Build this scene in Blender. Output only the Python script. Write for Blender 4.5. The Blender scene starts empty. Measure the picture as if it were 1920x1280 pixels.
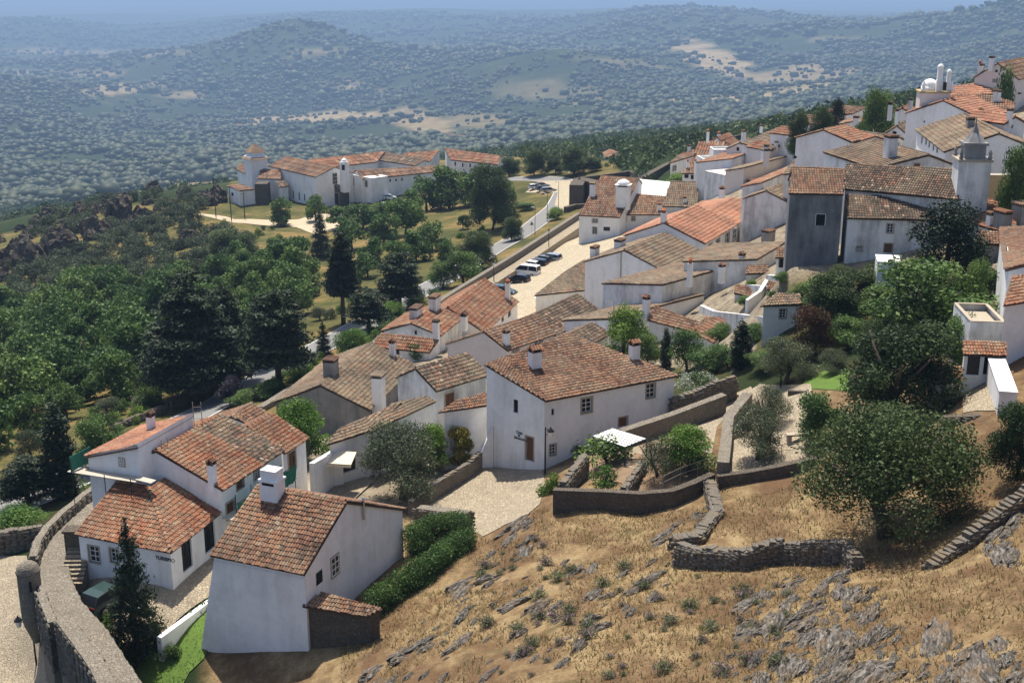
import bpy, bmesh, math, random
import numpy as np
from mathutils import Vector, Matrix, geometry as mgeo
random.seed(7); RS = np.random.RandomState(7)
SC = bpy.context.scene; COL = SC.collection
# ------------------------------------------------------------------ camera, sky, sun, exposure
FPX, PITCH = 2300.0, math.radians(16.4)          # focal length (pixels of a 1920 wide frame), downward tilt
cam = bpy.data.cameras.new('camera'); camo = bpy.data.objects.new('camera', cam); COL.objects.link(camo)
cam.sensor_width = 36; cam.lens = 36 * FPX / 1920; cam.clip_start = 0.5; cam.clip_end = 90000
camo.rotation_euler = (math.pi/2 - PITCH, 0, 0); SC.camera = camo
HAZE = 1.5e-4
SUN_EL, SUN_AZ = math.radians(66), math.atan2(-0.24, 0.97)   # azimuth from +Y towards +X
world = bpy.data.worlds.new('World'); SC.world = world; world.use_nodes = True
wn = world.node_tree.nodes; sky = wn.new('ShaderNodeTexSky'); sky.sky_type = 'NISHITA'; sky.sun_disc = False
sky.sun_elevation = SUN_EL; sky.sun_rotation = SUN_AZ; sky.altitude = 600; sky.dust_density = 2.5; sky.air_density = .75; sky.ozone_density = .6
world.node_tree.links.new(sky.outputs[0], wn['Background'].inputs[0]); wn['Background'].inputs[1].default_value = 0.135
sl = bpy.data.lights.new('sun', 'SUN'); sl.energy = 5.0; sl.angle = math.radians(0.53); sl.color = (1, .93, .82)
so = bpy.data.objects.new('sun', sl); COL.objects.link(so)
sd = Vector((math.sin(SUN_AZ)*math.cos(SUN_EL), math.cos(SUN_AZ)*math.cos(SUN_EL), math.sin(SUN_EL)))
so.rotation_euler = sd.to_track_quat('Z', 'Y').to_euler()
SC.view_settings.view_transform = 'Standard'; SC.view_settings.look = 'None'; SC.view_settings.exposure = 0.55; SC.view_settings.gamma = 1
SC.render.engine = 'CYCLES'; cy = SC.cycles
cy.use_denoising = True; cy.max_bounces = 6; cy.diffuse_bounces = 3; cy.glossy_bounces = 2; cy.transmission_bounces = 2
cy.volume_bounces = 0; cy.transparent_max_bounces = 4; cy.caustics_reflective = False; cy.caustics_refractive = False
# ------------------------------------------------------------------ measuring helpers (survey: sight lines from the camera station)
CX, CY = 960., 640.
Fv = np.array([0, math.cos(PITCH), -math.sin(PITCH)]); Uv = np.array([0, math.sin(PITCH), math.cos(PITCH)]); Rv = np.array([1., 0, 0])
def ray(px, py): return Fv*FPX + Rv*(px-CX) + Uv*(CY-py)
def P(px, py, z):
    d = ray(px, py); return d*(z/d[2])
def PD(px, py, D):
    d = ray(px, py); return d*(D/math.hypot(d[0], d[1]))
def proj(p):
    d = p@Fv; return CX+FPX*(p@Rv)/d, CY-FPX*(p@Uv)/d
# ------------------------------------------------------------------ object helpers
def tag(o, label=None, cat=None, group=None, kind=None):
    if label: o['label'] = label
    if cat: o['category'] = cat
    if group: o['group'] = group
    if kind: o['kind'] = kind
    return o
def empty(name, loc):
    o = bpy.data.objects.new(name, None); o.empty_display_size = .3; COL.objects.link(o); o.location = Vector(loc); return o
def wloc(o):
    v = Vector((0, 0, 0))
    while o: v += o.location; o = o.parent
    return v
def link(name, me, parent=None, mat=None):
    o = bpy.data.objects.new(name, me); COL.objects.link(o)
    if parent: o.parent = parent
    if mat and not me.materials: me.materials.append(mat)
    return o
def pydata(name, v, f, mat, smooth=False):
    me = bpy.data.meshes.new(name); me.from_pydata([tuple(p) for p in v], [], f); me.update()
    if smooth: me.polygons.foreach_set('use_smooth', [True]*len(me.polygons))
    if mat: me.materials.append(mat)
    return me
def mk(name, v, f, mat, parent=None, smooth=False):
    """mesh from world coordinates, parented"""
    off = wloc(parent) if parent else Vector((0, 0, 0))
    v = np.asarray(v, float).reshape(-1, 3) - np.array(off)
    return link(name, pydata(name, v, f, mat, smooth), parent)
def quads_np(name, V, Q, mat, r=None, smooth=False):
    """fast mesh from numpy verts (n,3) and faces (m,k); r: per face attribute"""
    me = bpy.data.meshes.new(name); k = Q.shape[1]
    me.vertices.add(len(V)); me.vertices.foreach_set('co', np.ascontiguousarray(V, np.float32).ravel())
    me.loops.add(Q.size); me.loops.foreach_set('vertex_index', np.ascontiguousarray(Q, np.int32).ravel())
    me.polygons.add(len(Q)); me.polygons.foreach_set('loop_start', np.arange(0, Q.size, k, dtype=np.int32))
    if smooth: me.polygons.foreach_set('use_smooth', np.ones(len(Q), bool))
    me.update(calc_edges=True)
    if r is not None:
        a = me.attributes.new('r', 'FLOAT', 'FACE'); a.data.foreach_set('value', np.ascontiguousarray(r, np.float32))
    if mat: me.materials.append(mat)
    return me
class MB:
    def __init__(s): s.v = []; s.f = []
    def add(s, v, f):
        n = len(s.v); s.v += [tuple(p) for p in v]; s.f += [tuple(i+n for i in q) for q in f]
    def box(s, o, ex, ey, ez):
        """box from corner o and three edge vectors"""
        o, ex, ey, ez = (np.asarray(a, float) for a in (o, ex, ey, ez))
        v = [o, o+ex, o+ex+ey, o+ey, o+ez, o+ex+ez, o+ex+ey+ez, o+ey+ez]
        s.add(v, [(0, 3, 2, 1), (4, 5, 6, 7), (0, 1, 5, 4), (1, 2, 6, 5), (2, 3, 7, 6), (3, 0, 4, 7)])
    def cbox(s, c, a, sx, sy, z0, z1, taper=1):
        """upright box centred at c (xy), rotated by a"""
        ca, sa = math.cos(a), math.sin(a); pts = []
        for z, k in ((z0, 1), (z1, taper)):
            for x, y in ((-1, -1), (1, -1), (1, 1), (-1, 1)):
                X, Y = x*sx/2*k, y*sy/2*k; pts.append((c[0]+X*ca-Y*sa, c[1]+X*sa+Y*ca, z))
        s.add(pts, [(0, 3, 2, 1), (4, 5, 6, 7), (0, 1, 5, 4), (1, 2, 6, 5), (2, 3, 7, 6), (3, 0, 4, 7)])
    def lathe(s, c, prof, n=12):
        """prof: (radius, z) list"""
        v = []; f = []
        for r, z in prof:
            for i in range(n): a = 2*math.pi*i/n; v.append((c[0]+r*math.cos(a), c[1]+r*math.sin(a), c[2]+z))
        for j in range(len(prof)-1):
            for i in range(n): f.append((j*n+i, j*n+(i+1) % n, (j+1)*n+(i+1) % n, (j+1)*n+i))
        f.append(tuple(range(n))[::-1]); f.append(tuple((len(prof)-1)*n+i for i in range(n)))
        s.add(v, f)
    def tube(s, pts, rad, n=6):
        pts = [Vector(p) for p in pts]; v = []; f = []
        for i, p in enumerate(pts):
            d = (pts[min(i+1, len(pts)-1)]-pts[max(i-1, 0)]).normalized()
            x = d.cross(Vector((0, 0, 1))) if abs(d.z) < .95 else d.cross(Vector((1, 0, 0)))
            x.normalize(); y = d.cross(x); r = rad[i] if hasattr(rad, '__len__') else rad
            for k in range(n):
                a = 2*math.pi*k/n; v.append(p+(x*math.cos(a)+y*math.sin(a))*r)
        for i in range(len(pts)-1):
            for k in range(n): f.append((i*n+k, i*n+(k+1) % n, (i+1)*n+(k+1) % n, (i+1)*n+k))
        f.append(tuple(range(n))[::-1]); f.append(tuple((len(pts)-1)*n+k for k in range(n)))
        s.add(v, f)
    def build(s, name, mat, parent=None, smooth=False): return mk(name, s.v, s.f, mat, parent, smooth)
# ------------------------------------------------------------------ materials
def nodes(name):
    m = bpy.data.materials.new(name); m.use_nodes = True; t = m.node_tree
    b = t.nodes['Principled BSDF']; b.inputs['Specular IOR Level'].default_value = .2
    return m, t, b
def nd(t, typ, **kw):
    n = t.nodes.new(typ)
    for k, v in kw.items():
        if k.startswith('i_'): n.inputs[k[2:].replace('_', ' ')].default_value = v
        else: setattr(n, k, v)
    return n
def coord(t, scale=(1, 1, 1), rot=(0, 0, 0), src='Object'):
    c = nd(t, 'ShaderNodeTexCoord'); m = nd(t, 'ShaderNodeMapping'); m.inputs['Scale'].default_value = scale; m.inputs['Rotation'].default_value = rot
    t.links.new(c.outputs[src], m.inputs[0]); return m.outputs[0]
def wcoord(t, scale=(1, 1, 1), rot=(0, 0, 0)):
    c = nd(t, 'ShaderNodeNewGeometry'); m = nd(t, 'ShaderNodeMapping'); m.inputs['Scale'].default_value = scale; m.inputs['Rotation'].default_value = rot
    t.links.new(c.outputs['Position'], m.inputs[0]); return m.outputs[0]
def noise(t, vec, scale, detail=4, rough=.6):
    n = nd(t, 'ShaderNodeTexNoise'); n.inputs['Scale'].default_value = scale; n.inputs['Detail'].default_value = detail; n.inputs['Roughness'].default_value = rough
    t.links.new(vec, n.inputs['Vector']); return n.outputs['Fac']
def ramp(t, fac, stops, interp='LINEAR'):
    r = nd(t, 'ShaderNodeValToRGB'); e = r.color_ramp.elements; r.color_ramp.interpolation = interp
    while len(e) < len(stops): e.new(0.5)
    for q, (p, c) in zip(e, stops): q.position = p; q.color = (*c, 1) if len(c) == 3 else c
    t.links.new(fac, r.inputs[0]); return r.outputs[0]
def mix(t, fac, a, b, mode='MIX'):
    n = nd(t, 'ShaderNodeMix', data_type='RGBA', blend_type=mode)
    for s, x in ((n.inputs[0], fac), (n.inputs[6], a), (n.inputs[7], b)):
        if isinstance(x, (int, float)): s.default_value = x
        elif isinstance(x, tuple): s.default_value = (*x, 1)
        else: t.links.new(x, s)
    return n.outputs[2]
def mth(t, op, a, b=0.):
    n = nd(t, 'ShaderNodeMath', operation=op)
    for s, x in zip(n.inputs, (a, b)):
        if isinstance(x, (int, float)): s.default_value = x
        else: t.links.new(x, s)
    return n.outputs[0]
def bump(t, b, h, strength, dist):
    n = nd(t, 'ShaderNodeBump'); n.inputs['Strength'].default_value = strength; n.inputs['Distance'].default_value = dist
    t.links.new(h, n.inputs['Height']); t.links.new(n.outputs[0], b.inputs['Normal'])
def plain(name, c, rough=.7, metal=0, var=.12, scale=3):
    m, t, b = nodes(name); v = wcoord(t)
    col = mix(t, noise(t, v, scale), tuple(x*(1-var) for x in c), tuple(min(1, x*(1+var)) for x in c))
    t.links.new(col, b.inputs['Base Color']); b.inputs['Roughness'].default_value = rough; b.inputs['Metallic'].default_value = metal; return m
def whitewash(name, base, dirt, amount, lo=.5, hi=.75):
    m, t, b = nodes(name)
    s1 = noise(t, wcoord(t, (1, 1, .18)), .9, 6, .65); s2 = noise(t, wcoord(t), .35, 5, .6)
    d = ramp(t, mth(t, 'ADD', mth(t, 'MULTIPLY', s1, .55), mth(t, 'MULTIPLY', s2, .5)), [(lo, (0, 0, 0)), (hi, (amount,)*3)])
    fine = ramp(t, noise(t, wcoord(t), 2.2, 5), [(.3, (.93,)*3), (.7, (1.03,)*3)])
    t.links.new(mix(t, 1., mix(t, d, base, dirt), fine, 'MULTIPLY'), b.inputs['Base Color']); b.inputs['Roughness'].default_value = .9
    bump(t, b, noise(t, wcoord(t), 5, 6), .25, .05); return m
def tilemat(name, stops, lichen=(.33, .29, .2), la=.35):
    m, t, b = nodes(name)
    a = nd(t, 'ShaderNodeAttribute', attribute_name='r'); oi = nd(t, 'ShaderNodeObjectInfo')
    r = mth(t, 'FRACT', mth(t, 'ADD', a.outputs['Fac'], oi.outputs['Random']))
    c = ramp(t, r, stops); v = wcoord(t)
    patch = ramp(t, noise(t, v, .45, 5, .7), [(.42, (0, 0, 0)), (.68, (la,)*3)])
    c = mix(t, patch, c, lichen)
    c = mix(t, 1., c, ramp(t, noise(t, v, .16, 6, .75), [(.35, (.62, .62, .64)), (.6, (1.12, 1.08, 1.02))]), 'MULTIPLY')
    c = mix(t, ramp(t, noise(t, v, 9, 4), [(.35, (0, 0, 0)), (.75, (.35,)*3)]), c, tuple(x*.45 for x in lichen))
    t.links.new(c, b.inputs['Base Color']); b.inputs['Roughness'].default_value = .85; return m
TILE = {
 'or': tilemat('tile_orange', [(0, (0.1032, 0.0473, 0.0301)), (.2, (0.1892, 0.0688, 0.0344)), (.5, (0.2666, 0.0946, 0.0473)), (.8, (0.3182, 0.1376, 0.0731)), (.93, (0.2408, 0.1634, 0.1075)), (1, (0.3612, 0.2752, 0.1978))], la=.4),
 'br': tilemat('tile_brown', [(0, (0.06364, 0.04137, 0.03182)), (.25, (0.14, 0.06364, 0.04137)), (.5, (0.21, 0.0891, 0.05091)), (.75, (0.2291, 0.14, 0.0891)), (.9, (0.28, 0.1146, 0.05728)), (1, (0.2673, 0.2164, 0.1591))], la=.4),
 'dk': tilemat('tile_dark', [(0, (.035, .028, .024)), (.3, (.075, .052, .042)), (.6, (.135, .08, .055)), (.85, (.20, .13, .09)), (.94, (.24, .095, .055)), (1, (.42, .35, .27))], la=.45),  # palest stop: lichen and mortar spots, plus light on tile ends painted in
 'pk': tilemat('tile_pink', [(0, (0.296, 0.1184, 0.074)), (.4, (0.3848, 0.1628, 0.0962)), (.8, (0.444, 0.2146, 0.1332)), (1, (0.37, 0.2368, 0.1628))], la=.15),
 'gy': tilemat('tile_grey', [(0, (0.08658, 0.0666, 0.04995)), (.4, (0.1532, 0.1099, 0.07659)), (.7, (0.2065, 0.1465, 0.0999)), (.9, (0.2398, 0.1199, 0.07326)), (1, (0.2664, 0.2198, 0.1665))], la=.5)}
M = {}
M['white'] = whitewash('whitewash', (.80, .79, .77), (.46, .44, .40), .7, .5, .76)
M['worn'] = whitewash('whitewash_worn', (.76, .75, .72), (.26, .25, .235), .85, .46, .68)
M['grey'] = whitewash('plaster_grey', (.29, .285, .28), (.07, .07, .072), .95, .40, .70)
M['dim'] = whitewash('plaster_dim', (.30, .285, .265), (.12, .115, .105), .9, .42, .66)
M['ochre'] = whitewash('plaster_ochre', (.44, .33, .17), (.2, .16, .1), .6, .45, .75)
M['rose'] = whitewash('plaster_rose', (.70, .62, .57), (.5, .44, .4), .5)
M['granite'] = plain('granite', (.36, .31, .24), .85, 0, .25, 6)
M['glass'] = plain('glass', (.012, .014, .016), .12); M['frame'] = plain('white_paint', (.75, .74, .71), .5)
M['wood'] = plain('brown_wood', (.14, .065, .035), .6, 0, .3, 8); M['green'] = plain('green_paint', (.02, .17, .06), .5)
M['iron'] = plain('black_iron', (.015, .016, .018), .5); M['steel'] = plain('galvanised_steel', (.30, .26, .2), .5, .5)
M['plank'] = plain('scaffold_plank', (.42, .38, .31), .8, 0, .2, 5); M['net'] = plain('green_net', (.035, .17, .11), .8, 0, .3, 4)
M['terra'] = plain('terracotta', (.36, .12, .05), .8); M['black'] = plain('soot', (.02, .018, .017), .9)
def stonemat(name, c1, c2, scale=2.6, mortar=(.13, .11, .09)):
    m, t, b = nodes(name); v = wcoord(t, (1, 1, 1.7))
    vo = nd(t, 'ShaderNodeTexVoronoi'); vo.inputs['Scale'].default_value = scale; vo.inputs['Randomness'].default_value = .9; t.links.new(v, vo.inputs['Vector'])
    ve = nd(t, 'ShaderNodeTexVoronoi', feature='DISTANCE_TO_EDGE'); ve.inputs['Scale'].default_value = scale; ve.inputs['Randomness'].default_value = .9; t.links.new(v, ve.inputs['Vector'])
    sx = nd(t, 'ShaderNodeSeparateXYZ'); t.links.new(vo.outputs['Color'], sx.inputs[0])
    c = mix(t, sx.outputs[0], c1, c2); c = mix(t, ramp(t, noise(t, wcoord(t), 1.3, 6, .7), [(.4, (0, 0, 0)), (.7, (.7,)*3)]), c, tuple(x*.55 for x in c1))
    e = ramp(t, ve.outputs['Distance'], [(.0, (0, 0, 0)), (.09, (1, 1, 1))])
    t.links.new(mix(t, e, mortar, c), b.inputs['Base Color']); b.inputs['Roughness'].default_value = .95
    bump(t, b, mth(t, 'ADD', e, noise(t, wcoord(t), 8, 5)), .7, .08); return m
M['stone'] = stonemat('rubble_stone', (0.2808, 0.2457, 0.195), (0.195, 0.1716, 0.1365), 5, (0.156, 0.1365, 0.1092)); M['stonedark'] = stonemat('dark_rubble', (0.156, 0.1287, 0.0975), (0.0936, 0.078, 0.0624), 4.5, (0.078, 0.0663, 0.0507))
M['cobble'] = stonemat('cobbles', (0.4264, 0.3608, 0.2583), (0.3116, 0.2583, 0.1845), 4.5, (0.2378, 0.1968, 0.1394))
M['paving'] = stonemat('plaza_paving', (0.492, 0.4182, 0.2952), (0.41, 0.3485, 0.246), 2.2, (0.3116, 0.2624, 0.1804))
M['channel_shade'] = plain('channel_tiles_shade_dirt', (.075, .05, .038), .9, 0, .3, 4)  # shade and dirt of the gaps between tile columns, painted into the deck colour
M['asphalt'] = plain('asphalt', (.18, .177, .17), .9, 0, .12, 1.2); M['line'] = plain('road_paint', (.7, .7, .67), .8)
M['dirt'] = plain('dry_track', (0.4264, 0.3444, 0.2378), .95, 0, .15, .6); M['lawn'] = plain('lawn_grass', (0.082, 0.1394, 0.0246), .95, 0, .35, 1.3)
M['soil'] = plain('garden_soil', (.19, .13, .08), .95, 0, .4, 1.0); M['drygrass'] = plain('dry_lawn', (.36, .25, .10), .95, 0, .3, 1.2)
def rockmat(name, c1, c2, c3, str_=(1, 1, 5)):
    m, t, b = nodes(name); v = coord(t, str_)
    n1 = noise(t, v, 2.6, 8, .75); n2 = noise(t, wcoord(t), 1.1, 6, .65)
    c = ramp(t, n1, [(.32, c1), (.5, c2), (.66, c3)]); c = mix(t, ramp(t, n2, [(.5, (0, 0, 0)), (.68, (.65,)*3)]), c, (.21, .14, .075))
    t.links.new(c, b.inputs['Base Color']); b.inputs['Roughness'].default_value = .9; bump(t, b, n1, .8, .12); return m
M['schist'] = rockmat('schist', (0.0273, 0.0234, 0.02028), (0.1092, 0.0975, 0.0819), (0.3276, 0.312, 0.2847), (.6, 2.2, 2.2)); M['boulder'] = rockmat('granite_boulder', (0.02184, 0.0195, 0.01638), (0.0507, 0.04524, 0.03744), (0.0897, 0.078, 0.06396), (1, 1, 1.5))
M['wallstone'] = rockmat('wall_stone', (0.07956, 0.06895, 0.05569), (0.1432, 0.1273, 0.1034), (0.2122, 0.1936, 0.1644), (1, 1, 2))
def leafmat(name, stops, trans=.25):
    m, t, b = nodes(name); a = nd(t, 'ShaderNodeAttribute', attribute_name='r'); oi = nd(t, 'ShaderNodeObjectInfo')
    c = ramp(t, a.outputs['Fac'], stops); hs = nd(t, 'ShaderNodeHueSaturation')
    t.links.new(c, hs.inputs['Color']); t.links.new(mth(t, 'ADD', mth(t, 'MULTIPLY', oi.outputs['Random'], .5), .75), hs.inputs['Value'])
    t.links.new(mth(t, 'ADD', mth(t, 'MULTIPLY', oi.outputs['Random'], -.03), .515), hs.inputs['Hue'])
    tr = nd(t, 'ShaderNodeBsdfTranslucent'); t.links.new(hs.outputs[0], tr.inputs[0]); t.links.new(hs.outputs[0], b.inputs['Base Color'])
    b.inputs['Roughness'].default_value = .6; mx = nd(t, 'ShaderNodeMixShader'); mx.inputs[0].default_value = trans
    t.links.new(b.outputs[0], mx.inputs[1]); t.links.new(tr.outputs[0], mx.inputs[2]); t.links.new(mx.outputs[0], t.nodes['Material Output'].inputs[0]); return m
LEAF = {
 'broad': leafmat('leaf_green', [(0, (0.03985, 0.07306, 0.0186)), (.5, (0.07306, 0.1328, 0.03188)), (1, (0.1396, 0.2192, 0.05314))]),
 'bright': leafmat('leaf_bright', [(0, (0.04888, 0.09775, 0.01173)), (.5, (0.09775, 0.1857, 0.0215)), (1, (0.1662, 0.2639, 0.04399))], .3),
 'olive': leafmat('leaf_olive', [(0, (0.04243, 0.05658, 0.02829)), (.5, (0.08016, 0.1037, 0.05186)), (1, (0.1509, 0.1792, 0.09897))]),
 'oak': leafmat('leaf_oak', [(0, (0.0242, 0.0418, 0.0143)), (.5, (0.0495, 0.0792, 0.0242)), (1, (0.0935, 0.132, 0.044))]),
 'far': leafmat('leaf_far_woods', [(0, (.014, .024, .009)), (.5, (.024, .038, .014)), (1, (.045, .06, .022))], .1),
 'dark': leafmat('leaf_conifer', [(0, (0.01, 0.018, 0.008)), (.5, (0.02, 0.036, 0.014)), (1, (0.04, 0.06, 0.022))], .12),
 'red': leafmat('leaf_rust', [(0, (0.0546, 0.0234, 0.01404)), (.5, (0.117, 0.0429, 0.02184)), (1, (0.0702, 0.0624, 0.0273))]),
 'plum': leafmat('leaf_plum', [(0, (0.0156, 0.01404, 0.0234)), (.5, (0.0312, 0.0273, 0.0429)), (1, (0.0702, 0.0624, 0.0858))]),
 'yellow': leafmat('leaf_yellow', [(0, (0.0936, 0.1014, 0.0156)), (.5, (0.195, 0.1716, 0.0234)), (1, (0.2808, 0.2418, 0.039))]),
 'pale': leafmat('leaf_flowering', [(0, (.05, .09, .03)), (.55, (.10, .15, .06)), (.7, (.5, .52, .46)), (1, (.65, .66, .6))]),
 'dry': leafmat('grass_dry', [(0, (.19, .125, .055)), (.5, (.30, .215, .10)), (.85, (.40, .31, .16)), (1, (.15, .15, .06))], .45),
 'lav': leafmat('leaf_lavender', [(0, (0.0546, 0.078, 0.0273)), (.6, (0.1014, 0.1326, 0.0468)), (.8, (0.234, 0.1326, 0.1872)), (1, (0.2964, 0.1872, 0.2574))])}
M['bark'] = plain('bark', (.085, .065, .05), .95, 0, .35, 5)
# ------------------------------------------------------------------ the ground: one sheet from the slope to the horizon
C = []                                                    # (azimuth, ln distance, z) spot heights
def cz(*a):
    for px, py, z in a:
        p = P(px, py, z); C.append((math.atan2(p[0], p[1]), math.log(math.hypot(p[0], p[1])), z))
def cd(*a):
    for px, py, D in a:
        p = PD(px, py, D); C.append((math.atan2(p[0], p[1]), math.log(D), p[2]))
def cx(*a):
    for px, D, z in a: C.append((math.atan2(px-CX, FPX/math.cos(PITCH)), math.log(D), z))
cz((700,1280,-35.2),(960,1280,-30.5),(1300,1280,-27),(1600,1280,-25),(1920,1280,-22.5),(560,1280,-38.2),(350,1275,-40),(300,1240,-40),(60,1280,-45),(0,1280,-45),
   (960,1500,-27),(1300,1500,-24),(1700,1500,-19),(600,1500,-35),(200,1500,-44),(2100,1300,-20),(2100,1000,-22.5),(2100,800,-22.5),(-150,1300,-45.5),
   (575,1205,-37.6),(700,1190,-36.7),(780,1060,-36.6),(880,1010,-36.8),(660,1120,-37),(480,1240,-38.6),(400,1235,-39.4),(640,1240,-36.8),
   (900,1070,-35.4),(1000,1000,-35),(960,1100,-33.8),(1150,1000,-33.8),(1250,1060,-32),(1100,1150,-31.5),(1300,1150,-29.6),(1500,1150,-27.6),(1700,1150,-26),(1900,1150,-24),
   (830,1180,-34.4),(1440,1066,-30),(1600,1066,-28.6),(1750,1060,-27.5),(1280,1030,-31.5),(1400,950,-31.5),(1500,920,-31.2),(1660,1005,-29),(1900,940,-25.5),(1850,1000,-26.2),
   (1050,957,-34.6),(1200,962,-34.3),(1300,930,-33.2),(1100,910,-33.7),(1250,900,-33.1),(1330,870,-32.8),(1160,850,-34.4),(1340,780,-34.4),(1250,815,-34.6),(1400,740,-33.6),
   (1380,860,-31.9),(1440,840,-31.6),(1450,790,-31.5),(1500,860,-31.2),(1420,700,-32.8),(1540,720,-30.2),(1560,650,-30.6),(1650,640,-29),(1840,720,-25.5),(1840,765,-25.5),(1770,760,-27.2),(1650,760,-28.6),(1600,860,-29.8),(1760,880,-27.2),
   (930,930,-38),(1000,880,-37.4),(860,900,-38.5),(900,995,-37.4),(960,950,-37.3),(1010,930,-36.6),
   (318,1096,-38),(200,1090,-38.2),(250,1150,-38.5),(420,1030,-38.2),(480,990,-38.3),(600,910,-38.6),(680,890,-38.8),(750,930,-38.8),(350,1180,-38.9),(420,1110,-38.5),(150,1060,-38.2),
   (20,1130,-43.6),(60,1000,-43.6),(30,1250,-44.8),(0,1030,-43.6),(-150,1100,-44),(60,930,-45.5),(0,850,-47),(120,930,-45.2),(250,800,-47.5),(365,755,-48.5),(480,715,-48.8),(600,650,-49.5),(700,600,-50.3),(820,530,-51.5),(950,460,-52.6),(1030,400,-53),(1060,345,-53.7),(950,335,-55),(-150,900,-47),
   (300,720,-50.5),(150,750,-52),(0,700,-58),(200,620,-59),(400,620,-56),(0,550,-66),(200,500,-66),(350,450,-63.5),(500,500,-58.5),(560,560,-55),(640,600,-51),(100,420,-70),(250,370,-67),(0,415,-79),(370,405,-64),(-200,700,-62),(-200,500,-78),(150,385,-73),
   (580,395,-63.4),(640,388,-63.4),(440,402,-64.2),(700,388,-63),(780,380,-62),(900,380,-58.5),(800,440,-56.5),(700,460,-58.4),(600,440,-60.8),(530,420,-62.6),(760,500,-54.6),(860,420,-56.5),(900,460,-54.6),
   (930,560,-48.5),(1000,520,-48.5),(1085,450,-48.2),(1050,480,-48.4),(1000,600,-48),(1160,440,-48),(900,590,-48.4),
   (1140,578,-43),(900,660,-43),(820,760,-40),(700,800,-41.2),(640,810,-42),(760,650,-46),(1040,660,-41.5),(1200,620,-40),(1350,650,-37),(1450,600,-31.6),(1465,604,-30.5),(1490,580,-29.9),(1420,650,-33),(1500,640,-30.4),(1250,640,-38),
   (1530,497,-27.2),(1660,490,-26.2),(1600,560,-28.6),(1750,560,-27.5),(1880,560,-25),(1800,450,-24),(1470,410,-34),(1380,480,-38),(1450,505,-30.8),(1478,500,-26.9),(1492,516,-27.4),(1560,512,-27.3),(1330,520,-40),(1400,455,-39.5),
   (1400,320,-40),(1300,330,-45),(1250,340,-47.5),(1500,300,-29),(1600,290,-28),(1700,280,-27),(1800,310,-25),(1850,240,-23),(1900,190,-21),(1720,225,-25),(1460,260,-38),(2050,250,-21),(2100,500,-22))
cd((1150,300,420),(1300,264,500),(1450,243,560),(1200,272,650),(1000,300,450),(1300,246,850),(1100,262,900),(1480,232,760),(1620,205,420),(1750,190,420),(1900,150,420),(1050,290,600),(880,300,520),(760,300,520),(600,320,470),
   (0,366,1700),(200,345,1750),(400,302,1900),(700,275,2000),(1000,270,1750),(1300,228,1900),(1100,243,1850),(1500,215,2000),(1700,180,2300),(1900,140,2500),(-200,366,1700),(2100,130,2500),
   (0,300,2200),(300,280,2300),(600,260,2450),(900,235,2400),(1200,200,2500),(1500,180,2700),(1800,110,3300),(0,200,3400),(300,200,3400),(600,190,3700),(900,170,3200),(1200,150,3000),(1500,140,3400),(1800,80,3900),
   (560,42,4800),(480,62,4700),(650,60,4800),(400,112,4700),(720,95,4800),(300,150,4500),(1060,68,3700),(900,112,3600),(1200,85,3800),(980,84,3650),(1350,112,3700),
   (750,25,6800),(880,12,7000),(1100,6,7300),(1250,0,7000),(650,40,6600),(1320,25,5800),(1500,40,5200),(1700,12,4700),(1900,-8,4300),(1920,60,3600),(1750,62,4100),(1600,90,3800),(2100,-15,4300),
   (0,100,6200),(250,92,6400),(0,50,10000),(300,45,10500),(0,18,17000),(500,16,15500),(-300,50,10000),(-300,200,3400))
cx((560,6000,-300),(450,6000,-310),(1060,4700,-260),(1200,4700,-270),(900,9500,-260),(700,9500,-270),(1200,9500,-250),(1600,7500,-220),(1900,6500,-200),(2100,6500,-200),
   *[(p, 28000, -330) for p in (-400, 0, 500, 1000, 1500, 2200)], *[(p, 52000, -330) for p in (-400, 0, 500, 1000, 1500, 2200)], *[(p, 22, -22-z) for p, z in ((-300, 20), (300, 15), (960, 3), (1600, -5), (2200, -7))])
C = np.array(C)
NA, ND = 400, 440
AZ = np.linspace(math.radians(-36), math.radians(36), NA); LD = np.linspace(math.log(20), math.log(52000), ND)
def rbf(C, qa, qd):
    X = C[:, :2]*np.array([1.0, 1.0]); r = np.sqrt(((X[:, None]-X[None])**2).sum(-1)+1e-5)
    n = len(X); A = np.zeros((n+1, n+1)); A[:n, :n] = r+np.eye(n)*-2e-4; A[:n, n] = 1; A[n, :n] = 1
    w = np.linalg.solve(A, np.append(C[:, 2], 0)); out = np.zeros(qa.shape)
    for i in range(n): out += w[i]*np.sqrt((qa-X[i, 0])**2+(qd-X[i, 1])**2+1e-5)
    return out+w[n]
GA, GD = np.meshgrid(AZ, LD, indexing='ij')
GZ = rbf(C, GA, GD)
Dm = np.exp(GD); GX = Dm*np.sin(GA); GY = Dm*np.cos(GA)
def vnoise(x, y, s):
    x = x*s; y = y*s; xi = np.floor(x).astype(int); yi = np.floor(y).astype(int); fx = x-xi; fy = y-yi
    h = lambda a, b: (np.sin(a*127.1+b*311.7)*43758.5453) % 1
    fx = fx*fx*(3-2*fx); fy = fy*fy*(3-2*fy)
    return (h(xi, yi)*(1-fx)+h(xi+1, yi)*fx)*(1-fy)+(h(xi, yi+1)*(1-fx)+h(xi+1, yi+1)*fx)*fy-.5
far = np.clip((Dm-1500)/2500, 0, 1)
GZ += far*(vnoise(GX, GY, 1/700.)*60+vnoise(GX, GY, 1/260.)*28)*np.clip((14000-Dm)/8000, .15, 1)
GZ += np.clip((Dm-2700)/1500, 0, 1)*np.clip((16000-Dm)/7000, 0, 1)*(vnoise(GX+310, GY, 1/1700.)*170+vnoise(GX, GY+77, 1/800.)*70-15)
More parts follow.
